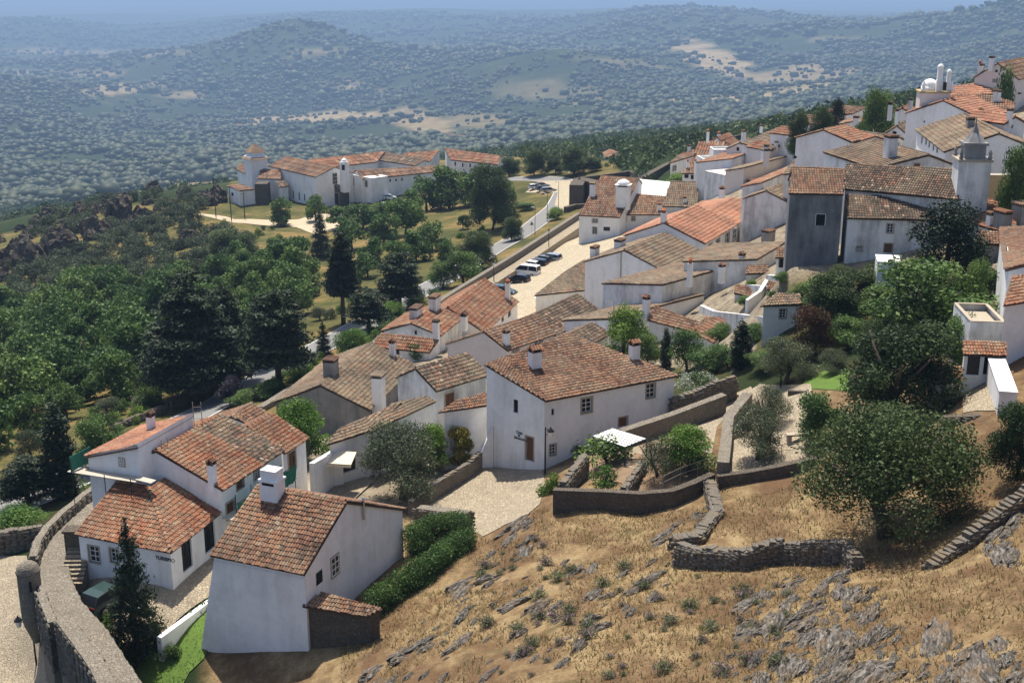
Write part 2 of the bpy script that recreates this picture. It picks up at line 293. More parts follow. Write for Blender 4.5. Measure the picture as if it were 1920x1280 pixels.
GZ += np.clip((95-Dm)/20, 0, 1)*(vnoise(GX+GY*.6, GY*.35, .55)*.30+vnoise(GX, GY, 1.3)*.14)*np.clip((GX+10)/6, 0, 1)
GZ += np.clip((Dm-120)/40, 0, 1)*np.clip((420-Dm)/60, 0, 1)*np.clip((-20-GX)/20, 0, 1)*vnoise(GX, GY, .08)*2.0
def gz(x, y):
    """height of the ground sheet"""
    a = np.clip((np.arctan2(x, y)-AZ[0])/(AZ[1]-AZ[0]), 0, NA-1.001); d = np.clip((np.log(np.hypot(x, y))-LD[0])/(LD[1]-LD[0]), 0, ND-1.001)
    i = np.asarray(a).astype(int); j = np.asarray(d).astype(int); fa = a-i; fd = d-j
    return (GZ[i, j]*(1-fa)+GZ[i+1, j]*fa)*(1-fd)+(GZ[i, j+1]*(1-fa)+GZ[i+1, j+1]*fa)*fd
DS = np.exp(np.linspace(math.log(21), math.log(45000), 1500))
def hit(px, py, far=False):
    """where the sight line meets the ground"""
    d = ray(px, py); d = d/math.hypot(d[0], d[1]); Z = gz(d[0]*DS, d[1]*DS)-d[2]*DS
    k = np.argmax(Z > 0)
    if k == 0: k = len(DS)-1
    t = DS[k-1]+(DS[k]-DS[k-1])*(-Z[k-1])/(Z[k]-Z[k-1]+1e-9)
    return d*t
def onz(x, y): return np.array([x, y, float(gz(x, y))])
# cover: where the dry slope, the grove and the fields lie
PXg = CX+FPX*GX/(GY*math.cos(PITCH)-GZ*math.sin(PITCH)); PYg = CY-FPX*(GY*math.sin(PITCH)+GZ*math.cos(PITCH))/(GY*math.cos(PITCH)-GZ*math.sin(PITCH))
fld = np.zeros_like(GZ)
for x, y, a, b, rot, D0, s in [(1330,112,85,22,.35,2500,1),(1500,150,110,22,-.1,2500,.8),(1390,185,150,12,-.06,2000,.9),(1250,210,80,14,.1,2000,.8),(1030,172,120,18,.1,2200,.35),(900,225,70,14,0,2000,.5),
    (560,222,150,8,-.06,2200,1),(780,225,60,18,.2,2200,.8),(660,168,50,8,0,2500,.8),(330,178,40,8,0,2500,.7),(240,165,70,10,-.1,2500,.8),(100,140,110,10,0,3000,.7),(250,98,120,7,0,5000,.7),(80,96,90,6,0,5000,.6),(600,98,70,6,0,4000,.6),
    (730,300,170,10,-.1,1500,.7),(330,345,90,7,0,1600,.8),(120,355,60,6,0,1600,.7),(860,263,40,8,0,1700,.8),(1220,275,60,5,0,1500,.3),(1560,75,60,4,0,4000,.5),(700,120,60,7,.1,3500,.5),(1170,120,90,10,.1,2500,.35),(1650,190,160,7,-.1,1800,.9)]:
    u = (PXg-x)*math.cos(rot)+(PYg-y)*math.sin(rot); v = -(PXg-x)*math.sin(rot)+(PYg-y)*math.cos(rot)
    e = (u/a)**2+(v/b)**2+vnoise(GX, GY, 1/120.)*1.6+vnoise(GX, GY, 1/45.)*.9
    fld = np.maximum(fld, np.where(Dm > D0*.72, np.clip(1.5-e, 0, 1)*s, 0))
slope = np.clip((100-Dm)/8, 0, 1)*np.clip((PXg-np.where(PYg > 1185, 365, 640))/40, 0, 1)
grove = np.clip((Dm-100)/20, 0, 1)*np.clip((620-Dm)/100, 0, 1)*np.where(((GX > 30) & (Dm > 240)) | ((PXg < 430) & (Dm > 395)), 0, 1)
def inpoly_np(X, Y, poly):
    c = np.zeros(X.shape, bool)
    for (a, b), (d, e) in zip(poly, poly[-1:]+poly[:-1]): c ^= ((b > Y) != (e > Y)) & (X < (d-a)*(Y-b)/(e-b+1e-9)+a)
    return c
town = (inpoly_np(PXg, PYg, [(560,950),(520,750),(760,610),(1085,410),(1200,340),(1480,250),(1700,200),(1920,160),(2100,160),(2100,560),(1860,560),(1780,480),(1590,500),(1500,530),(1440,600),(1400,690),(1250,690),(1000,760),(800,950)]) & (Dm > 75) & (Dm < 300)).astype(float)
V = np.stack([GX, GY, GZ], -1).reshape(-1, 3); idx = np.arange(NA*ND).reshape(NA, ND)
Q = np.stack([idx[:-1, :-1], idx[1:, :-1], idx[1:, 1:], idx[:-1, 1:]], -1).reshape(-1, 4)
def groundmat():
    m, t, b = nodes('ground_cover')
    at = lambda n: nd(t, 'ShaderNodeAttribute', attribute_name=n).outputs['Fac']
    v = wcoord(t)
    dry = ramp(t, noise(t, wcoord(t, (1, .8, 1), (0, 0, .6)), .5, 8, .72), [(.28, (.10, .062, .034)), (.42, (.175, .115, .06)), (.52, (.30, .218, .115)), (.68, (.40, .305, .168))])
    dry = mix(t, ramp(t, noise(t, v, .33, 6, .7), [(.56, (0, 0, 0)), (.68, (.75,)*3)]), dry, (.10, .10, .042))
    dry = mix(t, ramp(t, noise(t, wcoord(t, (1, .45, 1), (0, 0, .5)), .22, 7, .7), [(.44, (0, 0, 0)), (.6, (.9,)*3)]), dry, (.135, .08, .047))
    dry = mix(t, ramp(t, noise(t, wcoord(t, (1, .3, 1), (0, 0, .5)), 1.1, 7, .75), [(.55, (0, 0, 0)), (.7, (.8,)*3)]), dry, (.10, .08, .05))
    dry = mix(t, ramp(t, noise(t, v, 6, 6, .75), [(.3, (.55,)*3), (.65, (0, 0, 0))]), dry, (.10, .06, .03))
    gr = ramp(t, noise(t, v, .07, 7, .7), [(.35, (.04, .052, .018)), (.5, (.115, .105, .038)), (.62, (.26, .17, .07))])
    gr = mix(t, ramp(t, noise(t, v, 1.5, 5), [(.35, (.5,)*3), (.65, (0, 0, 0))]), gr, (.06, .06, .025))
    fo = ramp(t, noise(t, v, .012, 8, .75), [(.38, (.018, .030, .012)), (.54, (.034, .048, .019)), (.66, (.075, .08, .036)), (.78, (.17, .14, .078))])
    fo = mix(t, ramp(t, noise(t, v, .05, 6, .75), [(.4, (.6,)*3), (.6, (0, 0, 0))]), fo, (.018, .03, .012))
    fi = ramp(t, noise(t, v, .02, 7, .7), [(.3, (.15, .11, .056)), (.5, (.26, .195, .105)), (.7, (.35, .28, .16))])
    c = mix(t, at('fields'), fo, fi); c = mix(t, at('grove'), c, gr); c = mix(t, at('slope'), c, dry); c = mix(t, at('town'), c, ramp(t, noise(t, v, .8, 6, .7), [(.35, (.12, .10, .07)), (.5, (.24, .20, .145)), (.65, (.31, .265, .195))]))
    t.links.new(c, b.inputs['Base Color']); b.inputs['Roughness'].default_value = 1; b.inputs['Specular IOR Level'].default_value = .05
    bump(t, b, mth(t, 'ADD', noise(t, v, 3, 8, .7), noise(t, v, .4, 4)), .8, .25); return m
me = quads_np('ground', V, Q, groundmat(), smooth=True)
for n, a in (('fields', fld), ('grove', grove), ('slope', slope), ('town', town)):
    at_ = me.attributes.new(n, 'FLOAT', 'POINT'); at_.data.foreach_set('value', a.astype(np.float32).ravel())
tag(link('ground', me), kind='structure')
def sheet(name, pts, mat, lift=.05, step=.9, z=None, raw=False):
    """a paved or planted surface laid on the ground; pts are sight points on the ground (px, py) or world xy"""
    w = [Vector((p[0], p[1])) if raw else Vector(tuple(hit(*p)[:2])) for p in pts]
    bnd = []
    for i, p in enumerate(w):
        q = w[(i+1) % len(w)]; n = max(1, int((q-p).length/step)); bnd += [p.lerp(q, k/n) for k in range(n)]
    xs = [p.x for p in w]; ys = [p.y for p in w]
    inner = [Vector((x, y)) for x in np.arange(min(xs), max(xs), step) for y in np.arange(min(ys), max(ys), step)]
    n = len(bnd); r = mgeo.delaunay_2d_cdt(bnd+inner, [(i, (i+1) % n) for i in range(n)], [list(range(n))], 1, 1e-4)
    vs = np.array([(p.x, p.y) for p in r[0]]); zz = gz(vs[:, 0], vs[:, 1])+lift if z is None else np.full(len(vs), z)
    top = np.column_stack([vs, zz]); f = [tuple(q) for q in r[2]]
    o = mk(name, top, f, mat, smooth=True); return tag(o, kind='structure')
def strip(name, pts, width, mat, lift=.06, step=1.5):
    """a road or path along sight points"""
    w = [hit(*p)[:2] for p in pts]; dense = []
    for i in range(len(w)-1):
        n = max(2, int(np.linalg.norm(w[i+1]-w[i])/step))
        for k in range(n): dense.append(w[i]+(w[i+1]-w[i])*k/n)
    dense.append(w[-1]); dense = np.array(dense)
    for _ in range(6): dense[1:-1] = (dense[:-2]+2*dense[1:-1]+dense[2:])/4
    tn = np.gradient(dense, axis=0); tn /= np.linalg.norm(tn, axis=1)[:, None]; nn = np.column_stack([-tn[:, 1], tn[:, 0]])
    V = []; K = 5
    for k in range(K):
        q = dense+nn*width*(k/(K-1)-.5); V.append(np.column_stack([q, gz(q[:, 0], q[:, 1])+lift]))
    m = len(dense); V = np.concatenate(V); zc = V[2*m:3*m, 2].copy()
    f = [(k*m+i, k*m+i+1, (k+1)*m+i+1, (k+1)*m+i) for k in range(K-1) for i in range(m-1)]
    o = mk(name, V, [q[::-1] for q in f], mat, smooth=True); tag(o, kind='structure'); return dense, nn
# roads, yards, lawns
road, rn = strip('road', [(-60,985),(60,932),(180,880),(300,812),(400,762),(480,716),(600,652),(700,598),(780,552),(850,515),(930,466),(1000,424),(1046,385),(1062,352),(1052,338),(1000,334),(940,338),(860,345)], 6.2, M['asphalt'], .10)
for s_ in (-2.9, 2.9):
    q = road+rn*s_; a = q+rn*.07; b_ = q-rn*.07; mm = len(q)
    tag(mk('road_marking', np.concatenate([np.column_stack([a, gz(a[:, 0], a[:, 1])+.112]), np.column_stack([b_, gz(b_[:, 0], b_[:, 1])+.112])]), [(i, mm+i, mm+i+1, i+1) for i in range(mm-1)], M['line']), kind='structure')
sheet('cobbled_yard', [(792,950),(835,905),(880,866),(935,850),(1016,878),(1022,905),(1012,945),(985,968),(945,985),(905,1006),(880,990),(872,960)], M['cobble'])
sheet('cobbled_street', [(118,1085),(150,1050),(250,1055),(330,1085),(410,1000),(470,960),(560,915),(640,880),(700,905),(640,960),(520,1010),(412,1110),(310,1190),(240,1215),(190,1180),(160,1150)], M['cobble'], .14)
sheet('lawn', [(255,1255),(300,1205),(412,1116),(420,1130),(402,1190),(382,1236),(355,1262),(325,1320),(262,1320)], M['lawn'], .09)
sheet('plaza', [(760,640),(850,572),(960,500),(1085,418),(1200,425),(1210,470),(1100,500),(1090,570),(1000,640),(900,680)], M['paving'], .06, 2.5)
sheet('car_park', [(985,362),(1010,340),(1078,338),(1084,372),(1062,400),(1040,385),(1046,362)], M['paving'], .14, 2.5)
sheet('outer_yard', [(-120,1050),(50,1042),(62,1110),(110,1200),(160,1400),(-120,1400)], M['cobble'], .06, 1.2)
sheet('path', [(1150,865),(1178,832),(1240,815),(1300,775),(1360,745),(1408,725),(1420,742),(1370,775),(1345,800),(1335,850),(1250,850),(1190,880)], M['cobble'])
sheet('terrace', [(1352,880),(1358,800),(1395,740),(1425,720),(1520,720),(1530,860),(1440,880),(1380,892)], M['cobble'], .07)
sheet('upper_yard', [(1806,775),(1806,690),(1890,690),(1884,770)], M['cobble'], .06)
sheet('garden_bed', [(1045,915),(1080,870),(1180,800),(1330,810),(1340,880),(1315,912),(1200,925)], M['soil'], .05)
sheet('garden_lawn', [(1500,732),(1515,700),(1590,690),(1600,735)], M['lawn'], .05)
sheet('convent_forecourt', [(362,398),(440,412),(560,412),(590,402),(650,398),(740,392),(735,405),(640,430),(590,440),(540,424),(430,418),(362,404)], M['dirt'], .12, 4)
# ------------------------------------------------------------------ houses
def U3(v): v = np.asarray(v, float); return v/np.linalg.norm(v)
def offset_poly(P2, offs):
    """grow a convex counter-clockwise polygon edge by edge"""
    n = len(P2); L = []
    for i in range(n):
        a, b = P2[i], P2[(i+1) % n]; d = (b-a)/np.linalg.norm(b-a); nn = np.array([d[1], -d[0]]); L.append((a+nn*offs[i], d))
    out = []
    for i in range(n):
        (p, d), (q, e) = L[i-1], L[i]; den = d[0]*e[1]-d[1]*e[0]
        out.append(q if abs(den) < 1e-6 else p+d*(((q-p)[0]*e[1]-(q-p)[1]*e[0])/den))
    return np.array(out)
def trange(poly, s):
    t = []
    for i in range(len(poly)):
        a, b = poly[i], poly[(i+1) % len(poly)]
        if (a[0]-s)*(b[0]-s) <= 0 and abs(a[0]-b[0]) > 1e-9: t.append(a[1]+(b[1]-a[1])*(s-a[0])/(b[0]-a[0]))
    return (min(t), max(t)) if len(t) > 1 else None
ANG = np.radians([0, 50, 90, 130, 180]); ARC = np.column_stack([-np.cos(ANG), np.sin(ANG)])
def tile_verts(S, T0, T1, w, lift, O, es, et, en):
    """barrel tiles: (n) arrays of column centre, lower and upper end"""
    n = len(S); V = np.zeros((n, 2, 5, 3))
    for j, (T, r, h) in enumerate(((T0, .54, .062), (T1, .44, .02))):
        for k in range(5):
            a = S+ARC[k, 0]*r*w; c = ARC[k, 1]*r*w*.8+h*min(1, w/.2)+lift
            V[:, j, k] = O+a[:, None]*es+T[:, None]*et+c[:, None]*en
    return V.reshape(-1, 3)
def tile_faces(n):
    b = np.arange(n)[:, None, None]*10; k = np.arange(4)[None, :, None]
    return (b+np.concatenate([k, k+1, k+6, k+5], 2)).reshape(-1, 4)
TILE_PROTO = {}
def roof_face(poly3, edge, over, pal, D, parent, singles=0, pal2=None, split=0):
    """deck and tiles for one roof plane; poly3[0]->poly3[1] is the eave"""
    p = [np.asarray(q, float) for q in poly3]; es = U3(p[1]-p[0]); nn = np.zeros(3)
    for i in range(1, len(p)-1): nn += np.cross(p[i]-p[0], p[i+1]-p[0])
    en = U3(nn)
    if en[2] < 0: en = -en
    et = np.cross(en, es)
    P2 = np.array([[(q-p[0])@es, (q-p[0])@et] for q in p])
    area = sum(P2[i][0]*P2[(i+1) % len(P2)][1]-P2[(i+1) % len(P2)][0]*P2[i][1] for i in range(len(P2)))
    offs = list(over)
    if area < 0:
        P2 = P2[::-1]; offs = [offs[(len(P2)-2-i) % len(P2)] for i in range(len(P2))]
    if P2[:, 1].mean() < 0: et = -et; P2[:, 1] *= -1; P2 = P2[::-1]; offs = [offs[(len(P2)-2-i) % len(P2)] for i in range(len(P2))]
    Q2 = offset_poly(P2, offs); O = p[0]
    w3 = lambda s, t, h: O+es*s+et*t+en*h
    n = len(Q2); top = [w3(s, t, .0) for s, t in Q2]; bot = [w3(s, t, -.10) for s, t in Q2]
    deck = (top+bot, [tuple(range(n)), tuple(range(2*n-1, n-1, -1))]+[(i, n+i, n+(i+1) % n, (i+1) % n) for i in range(n)])
    if D < 100: w, ln = .185, .34
    elif D < 135: w, ln = .25, .42
    elif D < 180: w, ln = .28, .6
    elif D < 260: w, ln = .36, .9
    else: w, ln = .6, 2.2
    S, A, B = [], [], []
    for s in np.arange(Q2[:, 0].min()+w/2, Q2[:, 0].max()-.02, w):
        r = trange(Q2, s)
        if not r or r[1]-r[0] < .12: continue
        t = np.arange(r[0]-.03-RS.uniform(0, .07), r[1]-.05, ln); S += [s]*len(t); A += list(t); B += list(np.minimum(t+ln*1.12, r[1]))
    S, A, B = (np.array(q) for q in (S, A, B)); S = S+RS.uniform(-.012, .012, len(S)); A = A+RS.uniform(-.015, .015, len(A))
    R = RS.rand(len(S)); lift = RS.uniform(0, .012, len(S))+.09*np.clip(vnoise(S+O[0], A+O[1], .45)+.35, 0, 1)*(D < 180)
    return dict(deck=deck, S=S, A=A, B=B, R=R, lift=lift, w=w, O=O, es=es, et=et, en=en, pal=pal, pal2=pal2, split=split)
def ridge_tiles(mb, a, b, r=.13, ln=.42):
    a, b = np.asarray(a, float), np.asarray(b, float); L = np.linalg.norm(b-a)
    if L < .3: return
    d = (b-a)/L; x = U3(np.cross(d, (0, 0, 1))); z = np.cross(x, d); n = max(1, int(L/ln))
    for i in range(n):
        p = a+d*L*i/n; q = a+d*L*(i+1.1)/n; v = []
        for c, k, h in ((p, 1.12, .075), (q, .95, .04)):
            for an in ANG: v.append(c+x*(-math.cos(an)*r*k)+z*(math.sin(an)*r*k+h))
        mb.add(v, [(k, k+1, k+6, k+5) for k in range(4)])
def arch_box(mb, O, e, n, s0, s1, z0, z1, d0, d1):
    mb.box(O+e*s0+n*d0+np.array([0, 0, z0]), e*(s1-s0), n*(d1-d0), (0, 0, z1-z0))
def opening(root, O, e, n, s0, s1, z0, z1, style, cut):
    """window or door: surround, leaf or pane, glazing bars; O at z=0"""
    dp = -.16 if cut else .0; fw = .10 if s1-s0 < .9 else .15
    stone = style not in ('bare', 'shop', 'slit', 'hole')
    isdoor = style.startswith('door') or style == 'arch'
    nm = 'door' if isdoor else 'window'
    sm = MB()
    pr = .035
    if stone:
        arch_box(sm, O, e, n, s0-fw, s0, z0-(0 if isdoor else fw), z1+fw, -.1, pr); arch_box(sm, O, e, n, s1, s1+fw, z0-(0 if isdoor else fw), z1+fw, -.1, pr)
        arch_box(sm, O, e, n, s0, s1, z1, z1+fw, -.1, pr)
        if not isdoor: arch_box(sm, O, e, n, s0, s1, z0-fw, z0, -.1, pr+.04)
    else:
        for a, b in ((s0, s0+.04), (s1-.04, s1)): arch_box(sm, O, e, n, a, b, z0, z1, -.1, .012)
        arch_box(sm, O, e, n, s0+.04, s1-.04, z1-.04, z1, -.1, .012)
    o = sm.build(nm, M['granite'] if stone else M['frame'], root)
    pm = MB(); arch_box(pm, O, e, n, s0, s1, z0, z1, dp-.05, dp+.012)
    mat = {'door': M['wood'], 'doorg': M['green'], 'doorb': M['black'], 'shutter': M['wood']}.get(style, M['glass'])
    pm.build('leaf' if isdoor else ('shutter' if style == 'shutter' else 'pane'), mat, o)
    if style in ('sash', 'shop', 'shutter'):
        fm = MB(); c = (s0+s1)/2; t = .045
        nb = 3 if style == 'sash' else 1
        for a, b in ((s0, s0+t), (c-t/2, c+t/2), (s1-t, s1)): arch_box(fm, O, e, n, a, b, z0, z1, dp, dp+.04)
        for k in range(nb+1):
            zc = z0+(z1-z0-t)*k/nb; arch_box(fm, O, e, n, s0, s1, zc, zc+t, dp+.004, dp+.034)
        fm.build('frame', M['iron'] if style == 'shop' else (M['wood'] if style == 'shutter' else M['frame']), o)
    elif style == 'door':
        fm = MB(); c = s0+(s1-s0)*.8; arch_box(fm, O, e, n, c, c+.04, z0+.95, z0+1.1, dp+.01, dp+.07); fm.build('handle', M['iron'], o)
def chimney(root, pos, ang, w, d, h, style, mat):
    z = pos[2]; mb = MB(); mb.cbox(pos, ang, w, d, z-.7, z+h); c = mb.build('chimney', mat, root); cm = MB()
    t = z+h
    if style == 'tile':                                # soot band and a small ridge of tiles
        sm = MB(); sm.cbox(pos, ang, w*.9, d*.9, t-.002, t+.22); sm.build('smoke_opening', M['black'], c)
        for x, y in ((-1, -1), (1, -1), (1, 1), (-1, 1)):
            q = (pos[0]+(x*w*.42)*math.cos(ang)-(y*d*.42)*math.sin(ang), pos[1]+(x*w*.42)*math.sin(ang)+(y*d*.42)*math.cos(ang)); cm.cbox(q, ang, .12, .12, t-.01, t+.225)
        ca, sa = np.array([math.cos(ang), math.sin(ang), 0]), np.array([-math.sin(ang), math.cos(ang), 0]); o = np.array([pos[0], pos[1], t+.22])
        for sg in (-1, 1):
            k = max(3, int(w/.2))
            for i in range(k):
                b = o+ca*(w*1.15*((i+.5)/k-.5)); lo = b+sa*sg*d*.62; hi = b+np.array([0, 0, d*.38])
                dd = U3(hi-lo); nn = U3(np.cross(dd, ca)*sg); nn = nn if nn[2] > 0 else -nn; r = w*1.15/k*.52
                v = [q+ca*(-math.cos(a)*r)+nn*(math.sin(a)*r) for q in (lo, hi) for a in ANG]; cm.add(v, [(j, j+1, j+6, j+5) for j in range(4)])
        cm.build('chimney_cap', TILE['or'], c)
    elif style == 'slot':                              # slab with a row of smoke slots under it
        sm = MB(); sm.cbox(pos, ang, w*.94, d*.94, t-.002, t+.2); sm.build('smoke_opening', M['black'], c)
        k = max(3, int(w/.22))
        for i in range(k+1):
            for s_ in (-1, 1):
                x = w*(i/k-.5); q = (pos[0]+x*math.cos(ang)-s_*d*.47*math.sin(ang), pos[1]+x*math.sin(ang)+s_*d*.47*math.cos(ang)); cm.cbox(q, ang, .09, .07, t-.01, t+.2)
        cm.cbox(pos, ang, w*1.12, d*1.15, t+.2, t+.3)
        for i in range(k+1):
            x = w*1.05*(i/k-.5); q = (pos[0]+x*math.cos(ang), pos[1]+x*math.sin(ang)); cm.cbox(q, ang, .16, d*1.05, t+.302, t+.38, .8)
        cm.build('chimney_cap', TILE['br'], c)
    elif style == 'dome':
        sm = MB(); sm.cbox(pos, ang, w*.8, d*.8, t-.002, t+.3); sm.build('smoke_opening', M['black'], c)
        cm.cbox(pos, ang, w*1.2, d*1.2, t+.3, t+.45)
        for x in (-1, 1):
            for y in (-1, 1):
                q = (pos[0]+x*w*.42*math.cos(ang)-y*d*.42*math.sin(ang), pos[1]+x*w*.42*math.sin(ang)+y*d*.42*math.cos(ang)); cm.cbox(q, ang, .2, .2, t-.01, t+.31)
        cm.lathe((pos[0], pos[1], t+.45), [(w*.52*math.cos(a), w*.38*math.sin(a)) for a in np.linspace(0, 1.5, 7)], 14); cm.build('chimney_cap', M['white'], c)
    elif style == 'block':                             # big plastered block with a slot row
        sm = MB(); sm.cbox(pos, ang, w*.7, d*1.01, t-.34, t-.16); sm.build('smoke_opening', M['black'], c)
        cm.cbox(pos, ang, w*1.12, d*1.12, t-.12, t+.02); cm.cbox(pos, ang, w*.9, d*.9, t+.021, t+.62); cm.build('chimney_cap', mat, c)
    elif style == 'pot':
        cm.lathe((pos[0], pos[1], t-.01), [(w*.38, 0), (w*.42, .1), (w*.3, .14), (w*.3, .4), (w*.55, .42), (w*.1, .72)], 8); cm.build('chimney_cap', M['terra'], c)
    return c
REG = {}
def letters(root, FRi, txt, size, px, py):
    a, e, n, L = FRi; sg = e if e[0] > 0 else -e; d = ray(px, py); q = d*((a@n)/(d@n))+n*.03; X = Vector(sg); Z = Vector(n); Y = Z.cross(X)
    cu = bpy.data.curves.new('lettering', 'FONT'); cu.body = txt; cu.size = size; cu.extrude = .015; o = bpy.data.objects.new('lettering', cu); me = bpy.data.meshes.new_from_object(o); bpy.data.objects.remove(o)
    o = link('lettering', me, root, M['iron']); o.matrix_local = Matrix.Translation(Vector(q)-root.location) @ Matrix((X, Y, Z)).transposed().to_4x4()
def build(name, label, walls, faces, D, wm='white', pal='br', wins=(), chims=(), ridges=(), cat='house', singles=0, pal2=None, split=0, zb=None, roofmat=None):
    pts = np.array([w[0] for w in walls]+[w[1] for w in walls]); cen = pts.mean(0)
    g = min(float(gz(q[0], q[1])) for q in pts) if zb is None else zb
    root = empty(name, (cen[0], cen[1], g)); tag(root, label, cat); mb = MB(); zb_ = g-.8; FR = []
    jobs = {}
    for w_ in wins: jobs.setdefault(w_[0], []).append(w_)
    todo = []
    for i, (a, b, prof) in enumerate(walls):
        a, b = np.array([a[0], a[1], 0.]), np.array([b[0], b[1], 0.]); L = np.linalg.norm(b-a); e = (b-a)/L
        n = np.array([e[1], -e[0], 0.]);
        if n@np.array([*( (a+b)[:2]/2-cen), 0]) < 0: n = -n
        FR.append((a, e, n, L)); zcap = min(z for s, z in prof); holes = []
        for _, st, x0, y0, x1, y1 in jobs.get(i, []):
            def on(px, py):
                d = ray(px, py); q = d*((a@n)/(d@n)); return (q-a)@e, q[2]
            xm, ym = (x0+x1)/2, (y0+y1)/2
            sa, sb = sorted((on(x0, ym)[0], on(x1, ym)[0])); zl, zh = sorted((on(xm, y1)[1], on(xm, y0)[1]))
            cut = zh < zcap-.02 and sa > .02 and sb < L-.02 and D < 260
            if cut: holes.append((sa, sb, zl, zh))
            todo.append((a, e, n, sa, sb, zl, zh, st, cut))
        ss = sorted({0, L, *[h[0] for h in holes], *[h[1] for h in holes]}); zs = sorted({zb_, zcap, *[h[2] for h in holes], *[h[3] for h in holes]})
        pt = lambda s, z, d=0.: a+e*s+n*d+np.array([0, 0, z])
        for s0, s1 in zip(ss, ss[1:]):
            for z0, z1 in zip(zs, zs[1:]):
                if any(h[0] <= (s0+s1)/2 <= h[1] and h[2] <= (z0+z1)/2 <= h[3] for h in holes): continue
                mb.add([pt(s0, z0), pt(s1, z0), pt(s1, z1), pt(s0, z1)], [(0, 1, 2, 3)])
        if max(z for s, z in prof) > zcap+.01:
            up = [(s, z) for s, z in prof]; poly = [pt(s, z) for s, z in up]
            if up[0][1] > zcap+.005: poly.insert(0, pt(0, zcap))
            if up[-1][1] > zcap+.005: poly.append(pt(L, zcap))
            mb.add(poly, [tuple(range(len(poly)))])
        for s0, s1, z0, z1 in holes:
            for q in (((s0, z0), (s1, z0)), ((s1, z0), (s1, z1)), ((s1, z1), (s0, z1)), ((s0, z1), (s0, z0))):
                (u, v), (x, y) = q; mb.add([pt(u, v), pt(x, y), pt(x, y, -.22), pt(u, v, -.22)], [(0, 1, 2, 3)])
    mb.build('wall', M[wm], root)
    for j in todo: opening(root, *j)
    dk = MB(); rf = []
    for F in faces:
        r = roof_face(F['poly'], None, F['over'], F.get('pal', pal), D, root, 0, F.get('pal2'), F.get('split', 0)); dk.add(*r['deck']); rf.append(r)
    ro = dk.build('roof', roofmat or M['channel_shade'], root)
    if not roofmat:
        groups = {}
        used = 0
        for r in rf:
            keep = np.ones(len(r['S']), bool)
            if singles and r is rf[0]:                  # the tiles that show largest are pieces of their own
                order = np.argsort(r['A']*0+r['A']+np.abs(r['S']-r['S'].mean())*.05)[:singles]; keep[order] = False
                key = round(r['w'], 3)
                V0 = tile_verts(np.zeros(1), np.zeros(1), np.array([.45]), r['w'], np.zeros(1), np.zeros(3), np.array([1., 0, 0]), np.array([0, 1., 0]), np.array([0, 0, 1.]))
                tm = quads_np('tile', V0, tile_faces(1), TILE[r['pal']], np.zeros(4)); R3 = Matrix((r['es'], r['et'], r['en'])).transposed().to_4x4()
                if R3.determinant() < 0: R3 = Matrix((-r['es'], r['et'], r['en'])).transposed().to_4x4()
                off = np.array(wloc(ro))
                for i in order:
                    o = bpy.data.objects.new('tile', tm); COL.objects.link(o); o.parent = ro
                    p_ = r['O']+r['es']*r['S'][i]+r['et']*r['A'][i]+r['en']*r['lift'][i]-off; o.matrix_local = Matrix.Translation(Vector(p_)) @ R3
            for part in (0, 1):
                sel = keep & ((r['S'] < r['split']) if part == 0 else (r['S'] >= r['split'])) if r['pal2'] else (keep if part == 0 else np.zeros_like(keep))
                if sel.any(): groups.setdefault(r['pal2'] if part else r['pal'], []).append((tile_verts(r['S'][sel], r['A'][sel], r['B'][sel], r['w'], r['lift'][sel], r['O'], r['es'], r['et'], r['en']), r['R'][sel]))
        rm = MB()
        for a, b in ridges: ridge_tiles(rm, a, b, .13 if D < 150 else .17, .42 if D < 150 else 1.2)
        for k_, L_ in groups.items():
            V_ = np.concatenate([q[0] for q in L_]); R_ = np.concatenate([np.repeat(q[1], 4) for q in L_]); Fq = tile_faces(len(V_)//10)
            if rm.v:
                Fq = np.concatenate([Fq, np.array(rm.f)+len(V_)]); V_ = np.concatenate([V_, np.array(rm.v)]); R_ = np.concatenate([R_, np.repeat(RS.rand(len(rm.f)//4), 4)]); rm = MB()
            o = link('roof_tiles', quads_np('roof_tiles', V_-np.array(wloc(ro)), Fq, TILE[k_], R_), ro); o['kind'] = 'stuff'
    for ch in chims:
        fi, px, py, wp, hp, st = ch[:6]; dr = ch[6] if len(ch) > 6 else .8; cmat = M[ch[7]] if len(ch) > 7 else M['white']
        r = rf[fi]; d = ray(px, py); q = d*((r['O']@r['en'])/(d@r['en'])); sl_ = np.linalg.norm(q); w = wp*sl_/FPX; h = hp*sl_/FPX
        chimney(root, q, math.atan2(r['es'][1], r['es'][0]), w, w*dr, h, st, cmat)
    REG[name+label[:0]] = (root, FR, rf); root['_i'] = 0; del root['_i']
    return root, FR, rf
def gable(name, label, A, B, zE, G, bk=1., pal2=None, split=0, **kw):
    a, b = P(*A, zE), P(*B, zE); L = np.linalg.norm(b-a); u = (b-a)/L
    d = ray(*G); g = d*((a@u)/(d@u)); h = g-a; h[2] = 0; rise = g[2]-zE; r1 = g+u*L
    a2 = np.array([g[0]+h[0]*bk, g[1]+h[1]*bk, g[2]-rise*bk]); b2 = a2+u*L; hw = np.linalg.norm(h); W = hw*(1+bk)
    walls = [(a[:2], b[:2], [(0, zE), (L, zE)]), (a[:2], a2[:2], [(0, zE), (hw, g[2]), (W, a2[2])]), (b[:2], b2[:2], [(0, zE), (hw, g[2]), (W, a2[2])]), (a2[:2], b2[:2], [(0, a2[2]), (L, a2[2])])]
    faces = [dict(poly=[a, b, r1, g], over=[.28, .10, 0, .10], pal2=pal2, split=split*L), dict(poly=[a2, b2, r1, g], over=[.28, .10, 0, .10])]
    return build(name, label, walls, faces, a[1], ridges=[(g, r1)], **kw)
